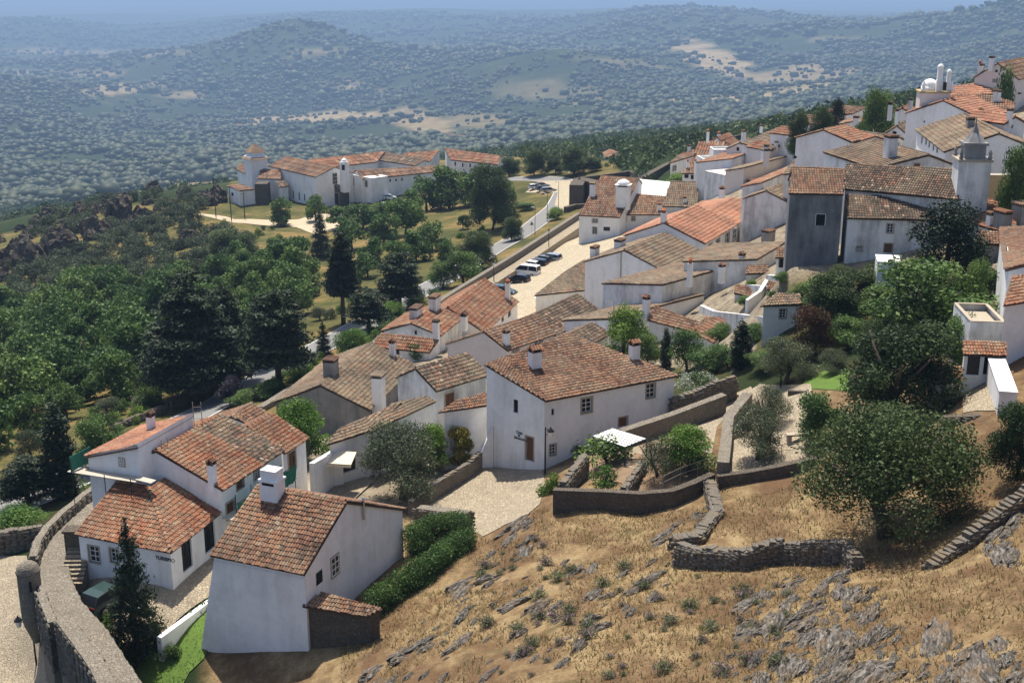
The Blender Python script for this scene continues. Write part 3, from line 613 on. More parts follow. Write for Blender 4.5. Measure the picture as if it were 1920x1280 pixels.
def plane(name, label, A, B, zE, pitch, tops, back=0, **kw):
    """roof plane rising from the eave A-B; tops: sight points of the other corners, from the B side round to the A side"""
    a, b = P(*A, zE), P(*B, zE); u = U3(b-a); v = np.array([-u[1], u[0], 0.])
    if v[1] < 0 and not kw.pop('flip', False): v = -v
    n = U3(np.cross(u, v*math.cos(math.radians(pitch))+np.array([0, 0, math.sin(math.radians(pitch))])))
    T = [d*((a@n)/(d@n)) for d in (ray(*t) for t in tops)]
    poly = [a, b]+T; m = len(poly); walls = []; over = [.25]+[.1]*(m-1)
    for i in range(m):
        p, q = poly[i], poly[(i+1) % m]; walls.append((p[:2], q[:2], [(0, p[2]), (np.linalg.norm((q-p)[:2]), q[2])]))
    faces = [dict(poly=poly, over=over)]; ridges = []
    if back:
        ti = 2 if len(T) == 2 else 2; p, q = poly[2], poly[3]; dv = v*back; dz = np.array([0, 0, -math.tan(math.radians(pitch))*back]); q2, p2 = q+dv+dz, p+dv+dz
        walls[2] = (p2[:2], q2[:2], [(0, p2[2]), (np.linalg.norm((p2-q2)[:2]), q2[2])])
        for x, y in ((p, p2), (q, q2)): walls.append((x[:2], y[:2], [(0, x[2]), (back, y[2])]))
        faces.append(dict(poly=[q2, p2, p, q], over=[.25, .1, 0, .1])); over[2] = 0; ridges.append((p, q))
    return build(name, label, walls, faces, a[1], ridges=ridges, **kw)
def shed(name, label, A, B, z, depth, drop, **kw):
    """high wall A-B towards the viewer, roof falling away behind it"""
    a, b = P(*A, z), P(*B, z); u = U3(b-a); v = np.array([-u[1], u[0], 0.])
    if v@np.array([*(a[:2]), 0]) < 0: v = -v
    L = np.linalg.norm(b-a); a2, b2 = a+v*depth-np.array([0, 0, drop]), b+v*depth-np.array([0, 0, drop])
    walls = [(a[:2], b[:2], [(0, z), (L, z)]), (a[:2], a2[:2], [(0, z), (depth, z-drop)]), (b[:2], b2[:2], [(0, z), (depth, z-drop)]), (a2[:2], b2[:2], [(0, z-drop), (L, z-drop)])]
    return build(name, label, walls, [dict(poly=[a2, b2, b, a], over=[.2, .08, .12, .08])], a[1], **kw)
def front(name, label, Lp, Rp, zE, G, depth, **kw):
    """gable end facing the viewer"""
    a, b = P(*Lp, zE), P(*Rp, zE); u = U3(b-a); v = np.array([-u[1], u[0], 0.]); v = v if v[1] > 0 else -v
    d = ray(*G); g = d*((a@v)/(d@v)); W = np.linalg.norm(b-a); s = (g-a)@u; a2, b2, g2 = a+v*depth, b+v*depth, g+v*depth
    prof = [(0, zE), (s, g[2]), (W, zE)]
    walls = [(a[:2], b[:2], prof), (a[:2], a2[:2], [(0, zE), (depth, zE)]), (b[:2], b2[:2], [(0, zE), (depth, zE)]), (a2[:2], b2[:2], prof)]
    return build(name, label, walls, [dict(poly=[a, a2, g2, g], over=[.2, .1, 0, .15]), dict(poly=[b, b2, g2, g], over=[.2, .1, 0, .15])], a[1], ridges=[(g, g2)], **kw)
def block(name, label, Lp, Rp, z, depth, wm='white', top='white', par=0., **kw):
    """flat-topped block; Lp, Rp: top corners of the wall facing the viewer"""
    a, b = P(*Lp, z), P(*Rp, z); u = U3(b-a); v = np.array([-u[1], u[0], 0.]); v = v if v[1] > 0 else -v
    a2, b2 = a+v*depth, b+v*depth; W = np.linalg.norm(b-a); zt = z-par
    walls = [(a[:2], b[:2], [(0, z), (W, z)]), (a[:2], a2[:2], [(0, z), (depth, z)]), (b[:2], b2[:2], [(0, z), (depth, z)]), (a2[:2], b2[:2], [(0, z), (W, z)])]
    q = [p-np.array([0, 0, par]) for p in (a, b, b2, a2)]
    r = build(name, label, walls, [dict(poly=q, over=[-.01 if par else .04]*4)], a[1], wm=wm, roofmat=M[top], **kw)
    if par:
        mb = MB(); z3 = np.array([0, 0, .06])
        for p, w, e, nn in ((a, W, u, v), (a2, W, u, -v), (a, depth, v, u), (b, depth, v, -u)): mb.box(p-nn*.03+(0 if e is u else e*.25), e*(w-(0 if e is u else .5)), nn*.25, z3)
        mb.build('coping', M['granite'] if wm == 'worn' else M['white'], r[0])
    return r
# --- street houses near the viewer
near = gable('house', 'tall white house with dark tiled roof, nearest the viewer', (571.7,1070), (400.3,1035), -32.5, (648,941), bk=1.5, pal='br', singles=300,
  wins=[(1,'bare',592,1069,605,1094),(1,'sash',621,1042,635,1077)], chims=[(0,512,932,36,38,'block',.8)])
M_tur = None
def turismo():
    zE = -35.1; K, Lc, Rc = P(318.6,1030,zE), P(146.6,997,zE), P(412,956,zE); e1 = U3(Lc-K); e2 = U3(Rc-K); v1 = np.array([e1[1], -e1[0], 0]); v1 = v1 if v1@e2 > 0 else -v1; v2 = np.array([e2[1], -e2[0], 0]); v2 = v2 if v2@e1 > 0 else -v2
    tp = math.tan(math.radians(24)); L1 = np.linalg.norm(Lc-K); L2 = np.linalg.norm(Rc-K); dm = 4.2; z3 = np.array([0, 0, 1.])
    hipv = U3(e1+e2); k = dm/(hipv@v1); hip = K+hipv*k+z3*tp*dm
    f1 = [Lc, K, hip, Lc+v1*dm+z3*tp*dm]; f2 = [K, Rc, Rc+v2*dm+z3*tp*dm, hip]
    far = Lc+e2*L2
    far = Lc+v1*max(L2, 5.)
    walls = [(K[:2], Lc[:2], [(0, zE), (L1, zE)]), (K[:2], Rc[:2], [(0, zE), (L2, zE)]), (Lc[:2], (Lc+v1*dm)[:2], [(0, zE), (dm, zE+tp*dm)]), (Rc[:2], (Rc+v2*dm)[:2], [(0, zE), (dm, zE+tp*dm)])]
    r = build('tourist_office', 'low white tourist office with bright orange hipped roof', walls, [dict(poly=f1, over=[.25, 0, 0, .1]), dict(poly=f2, over=[.25, .1, 0, 0])], K[1], pal='or', singles=300, ridges=[(K+np.array([0, 0, .02]), hip), (hip, f1[3])],
      wins=[(0,'sash',167,1024,186,1053),(0,'sash',207,1029,222,1053),(1,'shop',340,1010,361,1069),(1,'shop',382,976,404,1033)], cat='building')
    letters(r[0], r[1][0], 'TURISMO', .36, 292, 1047)
    return r
tur = turismo()
plane('house', 'white upper house with scaffolding and pale orange lean-to roof', (165,855), (258.7,837.5), -31.8, 0, [(361,780),(300,793)], pal='pk') if False else None
def scaff_house():
    zH = -30.5; p2, p3 = P(258.7,837.5,zH), P(361,780,zH); u = U3(p3-p2); d = ray(165,855); p1 = d*((p2@u)/(d@u)); p4 = p1+(p3-p2)
    W = np.linalg.norm((p1-p2)[:2]); L = np.linalg.norm(p3-p2)
    walls = [(p2[:2], p1[:2], [(0, zH+.25), (W, p1[2])]), (p2[:2], p3[:2], [(0, zH+.25), (L, zH+.25)]), (p3[:2], p4[:2], [(0, zH+.25), (W, p4[2])]), (p4[:2], p1[:2], [(0, p4[2]), (L, p1[2])])]
    return build('house', 'white house with pale orange sloping roof wrapped in scaffolding', walls, [dict(poly=[p4, p1, p2, p3], over=[.25, .15, -.02, .1])], p2[1], pal='pk',
      wins=[(0,'sash',225,860,233,872)], chims=[(0,284,806,13,26,'tile')])
scf = scaff_house()
row = gable('house', 'white street house half orange and half dark tiled, green netting outside', (413.7,915), (527.5,842), -33.3, (293.7,845), pal='or', pal2='dk', split=.62,
  wins=[(0,'shutter',443,897,457,915),(0,'shutter',425,940,440,968),(0,'sash',476,882,486,897)], chims=[(0,399,905,14,36,'tile')])
gable('house', 'white street house with small orange roof beside the street lamp', (530,846), (572.5,819), -34, (465,802), pal='or', wins=[(0,'shutter',541,846,554,880),(0,'bare',533,903,541,912)])
plane('house', 'small house with brown roof behind the orange roofed street house', (497,808), (528,790), -36.5, 22, [(472,757),(435,781)], back=3, pal='br')
gable('house', 'wide dark walled house with big brown roof and two chimneys', (689.5,767), (775,683), -39.5, (601,723), wm='dim', pal='gy', chims=[(1,621,704,24,28,'slot',.9,'dim'),(0,736,668,12,26,'tile'),(0,711,762,24,58,'slot',.8)])
plane('house', 'low white shop under long brown roof with cream awning', (618,828.5), (700,802), -34.7, 17, [(747,757),(637,806)], pal='gy', wins=[(0,'bare',635,855,668,885)])
plane('house', 'long white walled outbuilding with mossy brown lean-to roof', (700,802.5), (812,751), -34.6, 17, [(800,744),(735,758)], pal='gy')
gable('house', 'white house with dark striped roof and brown shutters', (816,730), (911,701), -34.5, (779.5,691), wm='worn', pal='dk', wins=[(0,'shutter',835,737,851,761)])
def white_house():
    r = plane('house', 'large white house with speckled tile roof and flower pots at its door', (1020.6,749), (1264.7,702.6), -31.2, 17, [(1067,627),(912,684)], pal='br',
      wins=[(0,'bare',1033,765,1040,778),(0,'sash',1091,747,1109,772),(0,'sash',1212,720,1228,745),(0,'sash',1031,833,1042,852),(0,'door',1160,782,1176,800),(3,'bare',962,748,972,774),(3,'door',986,819,1000,864)],
      chims=[(0,1003,689,21,31,'tile'),(0,1189,673,17,27,'tile')])
    for txt, px, py, s in (('Casa', 968, 811, .34), ('da', 971, 817, .28), ('Silveirinha', 964, 821, .32)): letters(r[0], r[1][3], txt, s, px, py)
    return r
wh = white_house()
plane('house', 'narrow white annex with brown lean-to roof left of the large white house', (833,768), (912,757), -33.4, 20, [(912,738),(858,752)], pal='br')
# --- middle rows
gable('house', 'white house with fresh orange ribbed roof beside the parked cars', (906.5,622), (970,564), -44, (840,577), pal='or', wins=[(0,'bare',940,590,945,603),(0,'bare',952,581,958,594)], chims=[(0,952,562,9,32,'pot',.9)])
gable('house', 'gabled house with two wide plastered chimneys on its ridge', (824,628), (866,594), -42, (771,606.5), wm='worn', pal='or', wins=[(1,'bare',777,619,782,627)], chims=[(1,780,596,30,18,'slot',.5,'worn'),(1,815,577,28,20,'slot',.5,'worn'),(0,870,609,14,17,'tile')])
plane('house', 'low lean-to with striped orange tiles below the two wide chimneys', (698,648), (806,659), -43, 24, [(821,638),(714,625)], pal='or', wins=[(0,'bare',706,650,735,665),(0,'bare',743,653,749,668)], chims=[(0,818,635,11,32,'slot')])
gable('house', 'long house with pink wall and mossy roof, red capped chimney', (949.7,655), (1040,624), -38, (907.5,622), bk=1.7, wm='rose', pal='br', wins=[(0,'sash',961,656,973,668),(0,'sash',1003,638,1017,650)], chims=[(0,949,647,12,24,'tile')])
gable('house', 'house with broad dark striped roof above the bright conifer', (1042,632), (1130,587), -38.5, (992,594.7), bk=1.1, pal='dk')
gable('house', 'small dark roofed house hidden behind the bright conifer', (1075,660), (1140,625), -36.5, (1045,640), pal='dk')
shed('house', 'long mossy roofed house with pale wall facing the garden trees', (1142,598), (1320,552.5), -35.5, 7, 1.6, pal='gy')
plane('house', 'white cottage with rust brown roof and slim white chimney behind cypress', (1217,598), (1301,620), -36, 24, [(1312,606),(1228,575)], pal='br', chims=[(0,1211,592,12,32,'tile')])
plane('house', 'garden shed with striped orange tile roof beside the columnar tree', (1300,620), (1340,640), -36, 24, [(1376,601),(1325,595)], pal='or')
plane('house', 'small white cottage with one bright sash window above the red shrub', (1432,571), (1500,569), -28.2, 18, [(1499,552.5),(1457,552.5)], pal='gy', wins=[(0,'sash',1462,580,1474,596)])
h20 = gable('house', 'white gabled house with drainpipe, green door and mossy roof', (1245.6,508.4), (1319,473), -36, (1171,469.5), pal='gy', wins=[(1,'sash',1194,516,1200,526),(1,'bare',1136,553,1143,565),(1,'doorg',1173,554,1183,570),(0,'sash',1251,513,1257,527),(0,'shutter',1278,496,1287,510),(0,'sash',1303,483,1310,496)],
  chims=[(1,1115,483,18,18,'slot',.6),(1,1162,466,22,14,'slot',.6)])
gable('house', 'long white house with new pink roof and tall windows, nearer half', (1319,455.7), (1378,421), -35, (1245,418), wm='white', pal='pk', wins=[(0,'sash',1328,458,1335,483),(0,'sash',1342,449,1349,474),(0,'sash',1360,438,1367,463),(0,'sash',1374,430,1380,455)], chims=[(1,1244,418,11,19,'pot')])
gable('house', 'long white house with new pink roof, farther half by the weathered gable', (1378,421), (1432.4,387), -36, (1318,404), pal='pk', wins=[(0,'bare',1391,423,1395,436),(0,'bare',1406,413,1410,426),(0,'bare',1422,402,1427,420)], chims=[(1,1353,372,10,17,'tile')])
shed('house', 'low house with long mossy roof and row of little chimneys', (1243,534), (1420,486), -33.5, 9, 1.4, wm='worn', pal='gy', chims=[(0,1293,527,9,34,'pot'),(0,1353,520,11,20,'tile'),(0,1366,504,10,16,'tile'),(0,1390,505,11,26,'tile'),(0,1440,452,22,17,'slot',.7,'dim')])
shed('house', 'weathered wall house with mossy roof left of the grey tower house', (1418,487), (1472,455), -31.5, 9, 1.2, wm='worn', pal='gy')
plane('shed', 'tiny hut with tile cap and dark doorway below the grey house', (1456,481), (1486,482), -28.5, 24, [(1484,466),(1460,466)], pal='br', cat='shed', wins=[(0,'doorb',1461,485,1471,502)])
plane('house', 'white inn with parking sign, speckled roof and round domed chimney', (1086,403), (1162,407), -42.2, 20, [(1197,336),(1127,331)], back=4, pal='br', wins=[(0,'sash',1111,411,1120,417),(0,'sash',1111,426,1119,438),(0,'bare',1131,425,1144,433)],
  chims=[(0,1168,386,24,36,'dome'),(0,1111,368,10,22,'tile')])
plane('house', 'white inn annex with speckled roof and square stone windows', (1162,402), (1240,402), -42.6, 20, [(1248,369),(1190,364)], pal='br', wins=[(0,'sash',1168,406,1175,414),(0,'sash',1184,406,1191,414)], chims=[(0,1236,395,7,11,'tile')])
plane('house', 'white plastered roof section between the speckled inn roofs', (1188,366), (1247,369), -41, 30, [(1258,341),(1197.5,335.4)], back=3, roofmat=M['white'], wins=[])
plane('house', 'inn end house with grey brown roof and pale gable', (1244,386), (1305,388), -41.2, 22, [(1309,342),(1258,340.5)], back=3, pal='gy', wm='worn', chims=[(0,1284,380,7,8,'tile')])
gable('house', 'weathered white gable house behind the pink roof', (1477,379), (1505,366), -31, (1437,358), wm='worn', pal='gy')
# --- upper town
plane('house', 'tall dark grey weathered house with single small window', (1481,361), (1580,363), -20, 24, [(1584,319),(1487.5,315)], back=4, wm='grey', pal='br', wins=[(0,'hole',1529,401,1548,423)])
plane('house', 'long house with dark tiled upper roof joined to the white spired turret', (1585,353), (1796,372), -20.2, 24, [(1795,319),(1587.5,310)], back=4, wm='worn', pal='dk')
plane('house', 'white house with striped tile roof and sash window above a brown door', (1590,407), (1748,411), -22.2, 22, [(1759,372),(1587,366)], wm='worn', pal='dk', wins=[(0,'sash',1663,420,1675,436),(0,'door',1658,457,1673,474),(0,'sash',1606,462,1617,470)])
block('wall_block', 'white stepped garden stair block beside the dark conifer', (1646,490), (1690,492), -24.2, 3, cat='garden wall', wins=[(0,'door',1679,496,1689,515)])
gable('house', 'broad white gable house with orange brown roof, upper left of town', (1594,266), (1634,256), -22, (1544,244), pal='or', wins=[(1,'bare',1488,292,1494,297)])
front('house', 'house with grey brown roof and tall plastered chimney behind the dark roof', (1640,316), (1796,312), -19.2, (1741,291), 13, wm='worn', pal='gy', wins=[(0,'shutter',1714,307,1724,315)], chims=[(0,1668,297,21,36,'slot',.8,'worn')])
gable('house', 'large white gable house with long new pink roof', (1835,221), (1886,210), -18.6, (1769,189), pal='pk', wins=[(1,'bare',1731,226,1735,230)], chims=[(0,1837,226,7,16,'tile')])
gable('house', 'long house with brown roof and row of windows on its street side', (1774,284), (1720,243), -19.5, (1873,251), pal='gy', wins=[(0,'bare',1727,255,1730,270),(0,'bare',1735,258,1738,273),(0,'bare',1741,262,1744,278),(0,'bare',1749,267,1752,283),(0,'bare',1756,271,1759,287)], chims=[(0,1818,240,19,14,'slot',.6,'dim')])
gable('house', 'white gable house with round window on the hilltop', (1909,148), (1960,135), -16, (1871,119), wm='rose', pal='br', wins=[(1,'bare',1866,131,1871,136),(1,'sash',1862,149,1869,154)], chims=[(1,1835,141,6,19,'pot'),(1,1840,138,8,13,'slot'),(1,1858,126,9,15,'slot')])
plane('house', 'pink roofed house below the hilltop gable', (1779,178), (1912,175), -18.5, 16, [(1862,152),(1780,164)], pal='pk')
plane('house', 'grey walled house with brown roof between pink roofs', (1838,207), (1898,209), -19.3, 14, [(1903,193),(1843,176)], wm='dim', pal='br', chims=[(0,1864,192,6,18,'slot'),(0,1872,192,6,17,'slot')])
plane('house', 'low house with orange strip roof beside the domed church', (1780,186), (1840,188), -18.8, 15, [(1839,176),(1780,178)], pal='or')
gable('house', 'house with brown hipped roof and dark window below the leafy tree', (1704,255), (1720,247), -22.2, (1682,236), pal='gy', bk=1.8, wins=[(1,'bare',1673,246,1681,253)], chims=[(1,1668,215,8,17,'slot'),(1,1681,224,6,14,'slot')])
gable('house', 'orange roofed house behind the brown hipped roof', (1712,216), (1724,209), -21.5, (1692,203), pal='or', chims=[(0,1706,212,9,22,'slot',.7,'worn')])
front('house', 'low white house with long pale parapet near the church trees', (1594,270), (1660,262), -22.4, (1640,256), 8, wm='rose', pal='pk')
gable('house', 'small white house with pale brown roof at the ridge wall', (1622,234), (1634,226), -24, (1600,228), pal='br', chims=[(0,1605,232,12,10,'slot')])
front('house', 'white cottage with red brown roof left of the big church tree', (1598,214), (1635,206), -25, (1622,202), 6, pal='br')
front('house', 'small rose walled house squeezed left of the broad white gable', (1446,283), (1482,280), -30.5, (1464,272), 7, wm='rose', pal='or', wins=[(0,'bare',1460,284,1464,290)], chims=[(0,1455,277,5,9,'slot')])
front('house', 'white cottage squeezed below the brown hipped roof', (1662,270), (1704,266), -23.2, (1684,257), 8, pal='gy', wins=[(0,'sash',1680,268,1686,275)], chims=[(1,1694,262,6,12,'tile')])
front('house', 'white cottage on the ridge beside the green tree', (1556,236), (1594,231), -25.2, (1577,223), 8, pal='br', wins=[(0,'bare',1572,236,1575,240)], chims=[(1,1586,228,6,11,'slot')])
front('house', 'low white house with orange roof on the ridge left end', (1500,256), (1536,252), -27.5, (1519,244), 7, pal='or', chims=[(0,1509,250,6,10,'pot')])
front('house', 'narrow white house between the pink roof and the hilltop', (1884,232), (1922,230), -17.6, (1903,219), 7, pal='pk', wins=[(0,'bare',1896,234,1900,241)], chims=[(0,1892,226,8,16,'slot')])
# left of upper town
plane('house', 'long mossy brown roof house on the town wall side', (1392,268), (1440,284), -30.5, 20, [(1492,249),(1461,239)], pal='gy', chims=[(0,1394,262,8,14,'slot'),(0,1427,243,5,6,'tile')])
gable('house', 'small white gable cottage with black window below the mossy roof', (1410,281), (1425,272), -32, (1387,268), pal='gy', wins=[(1,'bare',1381,276,1386,283)], chims=[(0,1408,280,5,10,'tile')])
shed('house', 'long white walled house with orange edged roof', (1372,298), (1432,277), -32.5, 7, 1.2, pal='or', chims=[(0,1437,283,11,20,'plain'),(0,1436,302,9,26,'slot',.8,'rose')])
block('house', 'white cube house with terrace and small arched window', (1327,303), (1394,302), -36, 9, par=.5, wins=[(0,'bare',1341,320,1346,328)])
block('house', 'white roof terrace block above the cube house', (1338,281), (1379,281), -33, 5, par=.4)
gable('house', 'orange tiled cottage with two pots on the town wall', (1363,275), (1385,266), -36, (1345,258), pal='or', chims=[(1,1327,262,5,14,'pot'),(1,1347,268,6,16,'pot')])
plane('house', 'orange speckled roof house above the white cube', (1302,300), (1348,302), -38, 22, [(1362,266),(1310,267)], pal='or', chims=[(0,1333,300,6,14,'tile')])
plane('house', 'low orange roofed shelter with dark eaves on the town wall', (1280,325), (1316,325), -41.5, 22, [(1320,299),(1299,297)], pal='br', wm='white', wins=[(0,'hole',1283,327,1291,334),(0,'hole',1295,328,1312,336)], chims=[(0,1289,316,5,12,'pot')])
plane('house', 'white house with pale brown roof leaning on the town wall', (1257,305), (1300,292), -41, 16, [(1301,282),(1275,290)], pal='br', wins=[(0,'sash',1261,311,1268,320)], chims=[(0,1292,284,6,9,'tile')])
block('house', 'weathered grey walled building with wide tiled chimney', (1373,331), (1427,326), -34, 8, wm='worn', top='rose', chims=[(0,1413,341,22,1,'slot',.5,'dim')])
shed('house', 'low house with long mossy roof and rose wall', (1395,315), (1480,292), -31.5, 3.5, .8, wm='rose', pal='gy', chims=[(0,1437,306,9,22,'slot',.8,'rose')])
shed('house', 'narrow roof with grey wall below the broad white gable', (1428,343), (1500,312), -29.5, 3, .8, wm='worn', pal='or')
plane('house', 'house with low mossy roof behind the dark grey house', (1470,326), (1585,318), -27, 15, [(1582,300),(1545,287),(1490,300)], wm='worn', pal='gy')
# right edge
plane('house', 'orange hipped roof house with tiled chimneys behind the dark conifer', (1768,402), (1905,440), -22.3, 20, [(1900,388),(1851,373)], pal='or', chims=[(0,1821,399,8,18,'tile'),(0,1855,425,11,20,'slot',.8),(0,1878,428,28,26,'slot',.6,'dim'),(0,1911,412,26,24,'slot',.6,'dim')])
plane('house', 'low rust roofed outhouse beside the chimneys', (1828,455), (1885,458), -23, 18, [(1883,436),(1840,434)], pal='br', wm='dim')
plane('house', 'tall white house at the right edge with brown roof', (1884,447), (1891,505), -19.6, 20, [(1990,480),(1985,425),(1878,428)], pal='br', flip=True, wins=[(0,'bare',1884,455,1888,482)])
plane('house', 'white house at the right edge with new orange roof', (1886,568), (1960,556), -20.5, 18, [(1960,512),(1900,520)], pal='or')
block('house', 'flat roofed white house with concrete roof terrace', (1820,603), (1886,605), -22.3, 5, wm='worn', top='granite', par=.45)
plane('shed', 'tile roofed shelter housing the air conditioner', (1809,661), (1884,664), -23.4, 20, [(1884,644),(1809,642)], pal='or', cat='shed', wins=[(0,'hole',1812,666,1838,703),(0,'hole',1843,668,1879,703)])
plane('wall_house', 'white garden wall with orange tile coping below the yard', (1752,715), (1800,712), -25.2, 24, [(1802,690),(1743,688)], pal='or', cat='garden wall')
block('wall_block', 'curved white wall end of the yard at the right edge', (1884,672), (1908,735), -23.6, 1.0, cat='garden wall')
block('stone_trough', 'square stone planter at the end of the yard', (1874,725), (1896,727), -24.6, 1.0, wm='stone', top='stone', cat='planter')
# spired turret
def turret():
    D = 126.; c = PD(1823, 300, D+1.2); zt = c[2]; w = 54*D/FPX; root = empty('church_turret', (c[0], c[1], -26)); tag(root, 'square white turret with grey stone spire beside the dark tiled roof', 'tower')
    a = math.radians(-8); mb = MB(); mb.cbox(c, a, w, w, -27, zt); mb.build('wall', M['worn'], root)
    mb = MB(); mb.cbox(c, a, w*1.1, w*1.1, zt, zt+.22); mb.build('cornice', M['granite'], root)
    mb = MB(); mb.cbox(c, a, w*.66, w*.66, zt+.22, zt+1.5); mb.cbox(c, a, w*.78, w*.78, zt+1.5, zt+1.75); mb.build('lantern', M['dim'], root)
    mb = MB(); mb.lathe((c[0], c[1], zt+1.75), [(w*.38, 0), (w*.28, .35), (w*.13, .9), (w*.05, 1.5), (.06, 1.9), (.03, 2.4)], 8); mb.build('spire', M['grey'], root)
    for x, y in ((-1, -1), (1, -1), (1, 1), (-1, 1)):
        mb = MB(); q = (c[0]+(x*math.cos(a)-y*math.sin(a))*w*.45, c[1]+(x*math.sin(a)+y*math.cos(a))*w*.45, zt+.22); mb.lathe(q, [(.16, 0), (.24, .2), (.12, .4), (.2, .6), (.05, .95)], 8); mb.build('finial', M['dim'], root)
turret()
def church_dome():
    D = 190.; c = PD(1750, 173, D+2.5); z = c[2]; s = D/FPX; root = empty('chapel', (c[0], c[1], z-6)); tag(root, 'white domed chapel with two tall belfry piers', 'chapel'); a = math.radians(-10)
    mb = MB(); mb.cbox(c, a, 50*s, 46*s, z-6, z); mb.build('wall', M['rose'], root)
    mb = MB(); mb.cbox(c, a, 54*s, 50*s, z, z+.25); mb.build('cornice', M['ochre'], root)
    q = (c[0]-6*s, c[1]+.3, z+.25); mb = MB(); mb.lathe(q, [(15*s, 0), (15*s, 6*s)]+[(14.5*s*math.cos(t), 6*s+14*s*math.sin(t)) for t in np.linspace(0, 1.45, 8)], 16); mb.build('dome', M['white'], root, True)
    for dx, w, h in ((4, 11, 44), (20, 9, 35)):
        p = (c[0]+dx*s, c[1]-1.2, z+.25); mb = MB(); mb.cbox(p, a, w*s, w*s, z+.25, z+h*s*.5, .95); mb.cbox(p, a, w*s*.8, w*s*.8, z+h*s*.5, z+h*s); t = z+h*s
        mb.lathe((p[0], p[1], t), [(w*s*.52, 0), (w*s*.5, .15), (w*s*.3, .4), (.05, .5)], 10); mb.build('belfry_pier', M['white'], root)
    mb = MB(); mb.cbox((c[0]+9*s, c[1]-2.4), a, 5*s, .6, z+.4, z+1.6); mb.build('opening', M['black'], root)
    for dx in (-24, 25):
        mb = MB(); mb.lathe((c[0]+dx*s, c[1]-1.5, z+.25), [(.25, 0), (.4, .3), (.2, .6), (.3, .9), (.04, 1.5)], 8); mb.build('finial', M['white'], root)
church_dome()
block('ochre_wall', 'ochre plastered wall with scrolled top right of the turret', (1850,328), (1960,330), -20.5, 1.2, wm='ochre', top='granite', cat='wall')
# --- the convent on its spur
gable('church', 'large white convent church with pointed stone porch', (592.5,332), (503.5,311), -55, (627,314), pal='br', cat='church', wins=[(1,'sash',624,325,632,345),(0,'bare',549,358,551,372),(0,'bare',560,361,562,375),(0,'bare',570,364,572,376)])
front('church_porch', 'brown stone porch with pointed gable on the convent front', (616,361), (643,363), -60.3, (629,347), 3.5, wm='stonedark', pal='gy', cat='porch', wins=[(0,'doorb',623,362,635,381)])
def tower():
    c = PD(481, 330, 384); root = empty('convent_tower', (c[0], c[1], -66)); tag(root, 'square white convent tower with two tiered pyramid roof', 'tower'); s = 384/FPX; w = 42*s; a = .6; z = PD(481, 296, 384)[2]
    mb = MB(); mb.cbox(c, a, w*.76, w*.76, -66, z); mb.build('wall', M['white'], root)
    mb = MB(); mb.cbox(c, a, w*.95, w*.95, z, z+.9, .62); mb.cbox(c, a, w*.55, w*.55, z+.9, z+1.9); mb.build('upper_stage', M['white'], root)
    mb = MB(); mb.cbox(c, a, w*.68, w*.68, z+1.9, z+4.4, .04); mb.build('roof', TILE['br'], root)
    mb = MB(); mb.cbox(c, a, w*.97, w*.97, z+.02, z+.5, .8); mb.build('skirt_roof', TILE['gy'], root)
tower()
front('house', 'white two storey hut with brown roof at the spur end', (429,352), (455,361), -60.5, (434,346), 9, pal='br', wins=[(0,'bare',434,361,438,367),(0,'bare',437,381,440,385)]) if False else gable('house', 'white two storey hut with brown roof at the spur end', (449,358), (477,355), -59.6, (430,350), bk=.15, pal='br', wins=[(1,'bare',434,361,438,367),(1,'bare',437,381,440,385)])
block('apse', 'dark stone apse wall between the hut and the convent', (477,345), (500,345), -58, 5, wm='stonedark', top='stonedark', cat='building')
plane('house', 'white convent side chapel with brown roof below the tower', (484,335), (526,336), -57.5, 22, [(526,320),(490,317)], pal='br')
plane('house', 'tiny white chapel with dark roof by the church flank', (524,351), (540,349), -59.3, 22, [(535,340),(518,341)], pal='dk')
plane('house', 'low white convent store left of the tower', (445,318), (460,325), -57, 20, [(462,305),(447,311)], pal='br')
plane('convent_wing', 'white convent front wing with long brown roof', (680,336), (822,322), -56.2, 20, [(823,312),(669,320)], back=4, pal='br', cat='convent', wins=[(0,'bare',730,336,733,341),(0,'bare',741,335,744,340),(0,'sash',752,334,755,339)])
front('gatehouse', 'white convent gatehouse with round arched doorway', (697,338), (725,336), -56.6, (710,331), 5, pal='br', cat='gatehouse', wins=[(0,'sash',706,339,714,349),(0,'doorb',703,356,717,374)])
block('convent_wing', 'white convent facade with two tall windows left of the gatehouse', (657,327), (697,334), -55.6, 6, top='white', cat='convent', wins=[(0,'sash',659,334,664,347),(0,'sash',684,339,689,350)])
plane('convent_wing', 'bright orange cloister roof behind the little bell gable', (600,316), (706,304), -57, 18, [(721,285),(577,300)], pal='or', cat='convent')
plane('convent_wing', 'dark brown cloister roof in the middle of the convent', (705,300), (779,311), -57, 16, [(799,300),(721,285)], pal='dk', cat='convent')
plane('convent_wing', 'orange roofed convent range behind the dark roof', (757,297), (806,303), -57.5, 18, [(824,282),(757,288)], pal='or', cat='convent')
plane('convent_wing', 'longest orange convent range at the right end', (845,300), (934,309), -57, 14, [(936,293),(834.5,279)], back=6, pal='or', cat='convent', wins=[(0,'bare',852,304,855,311),(0,'bare',866,306,869,313),(0,'bare',880,307,883,314)])
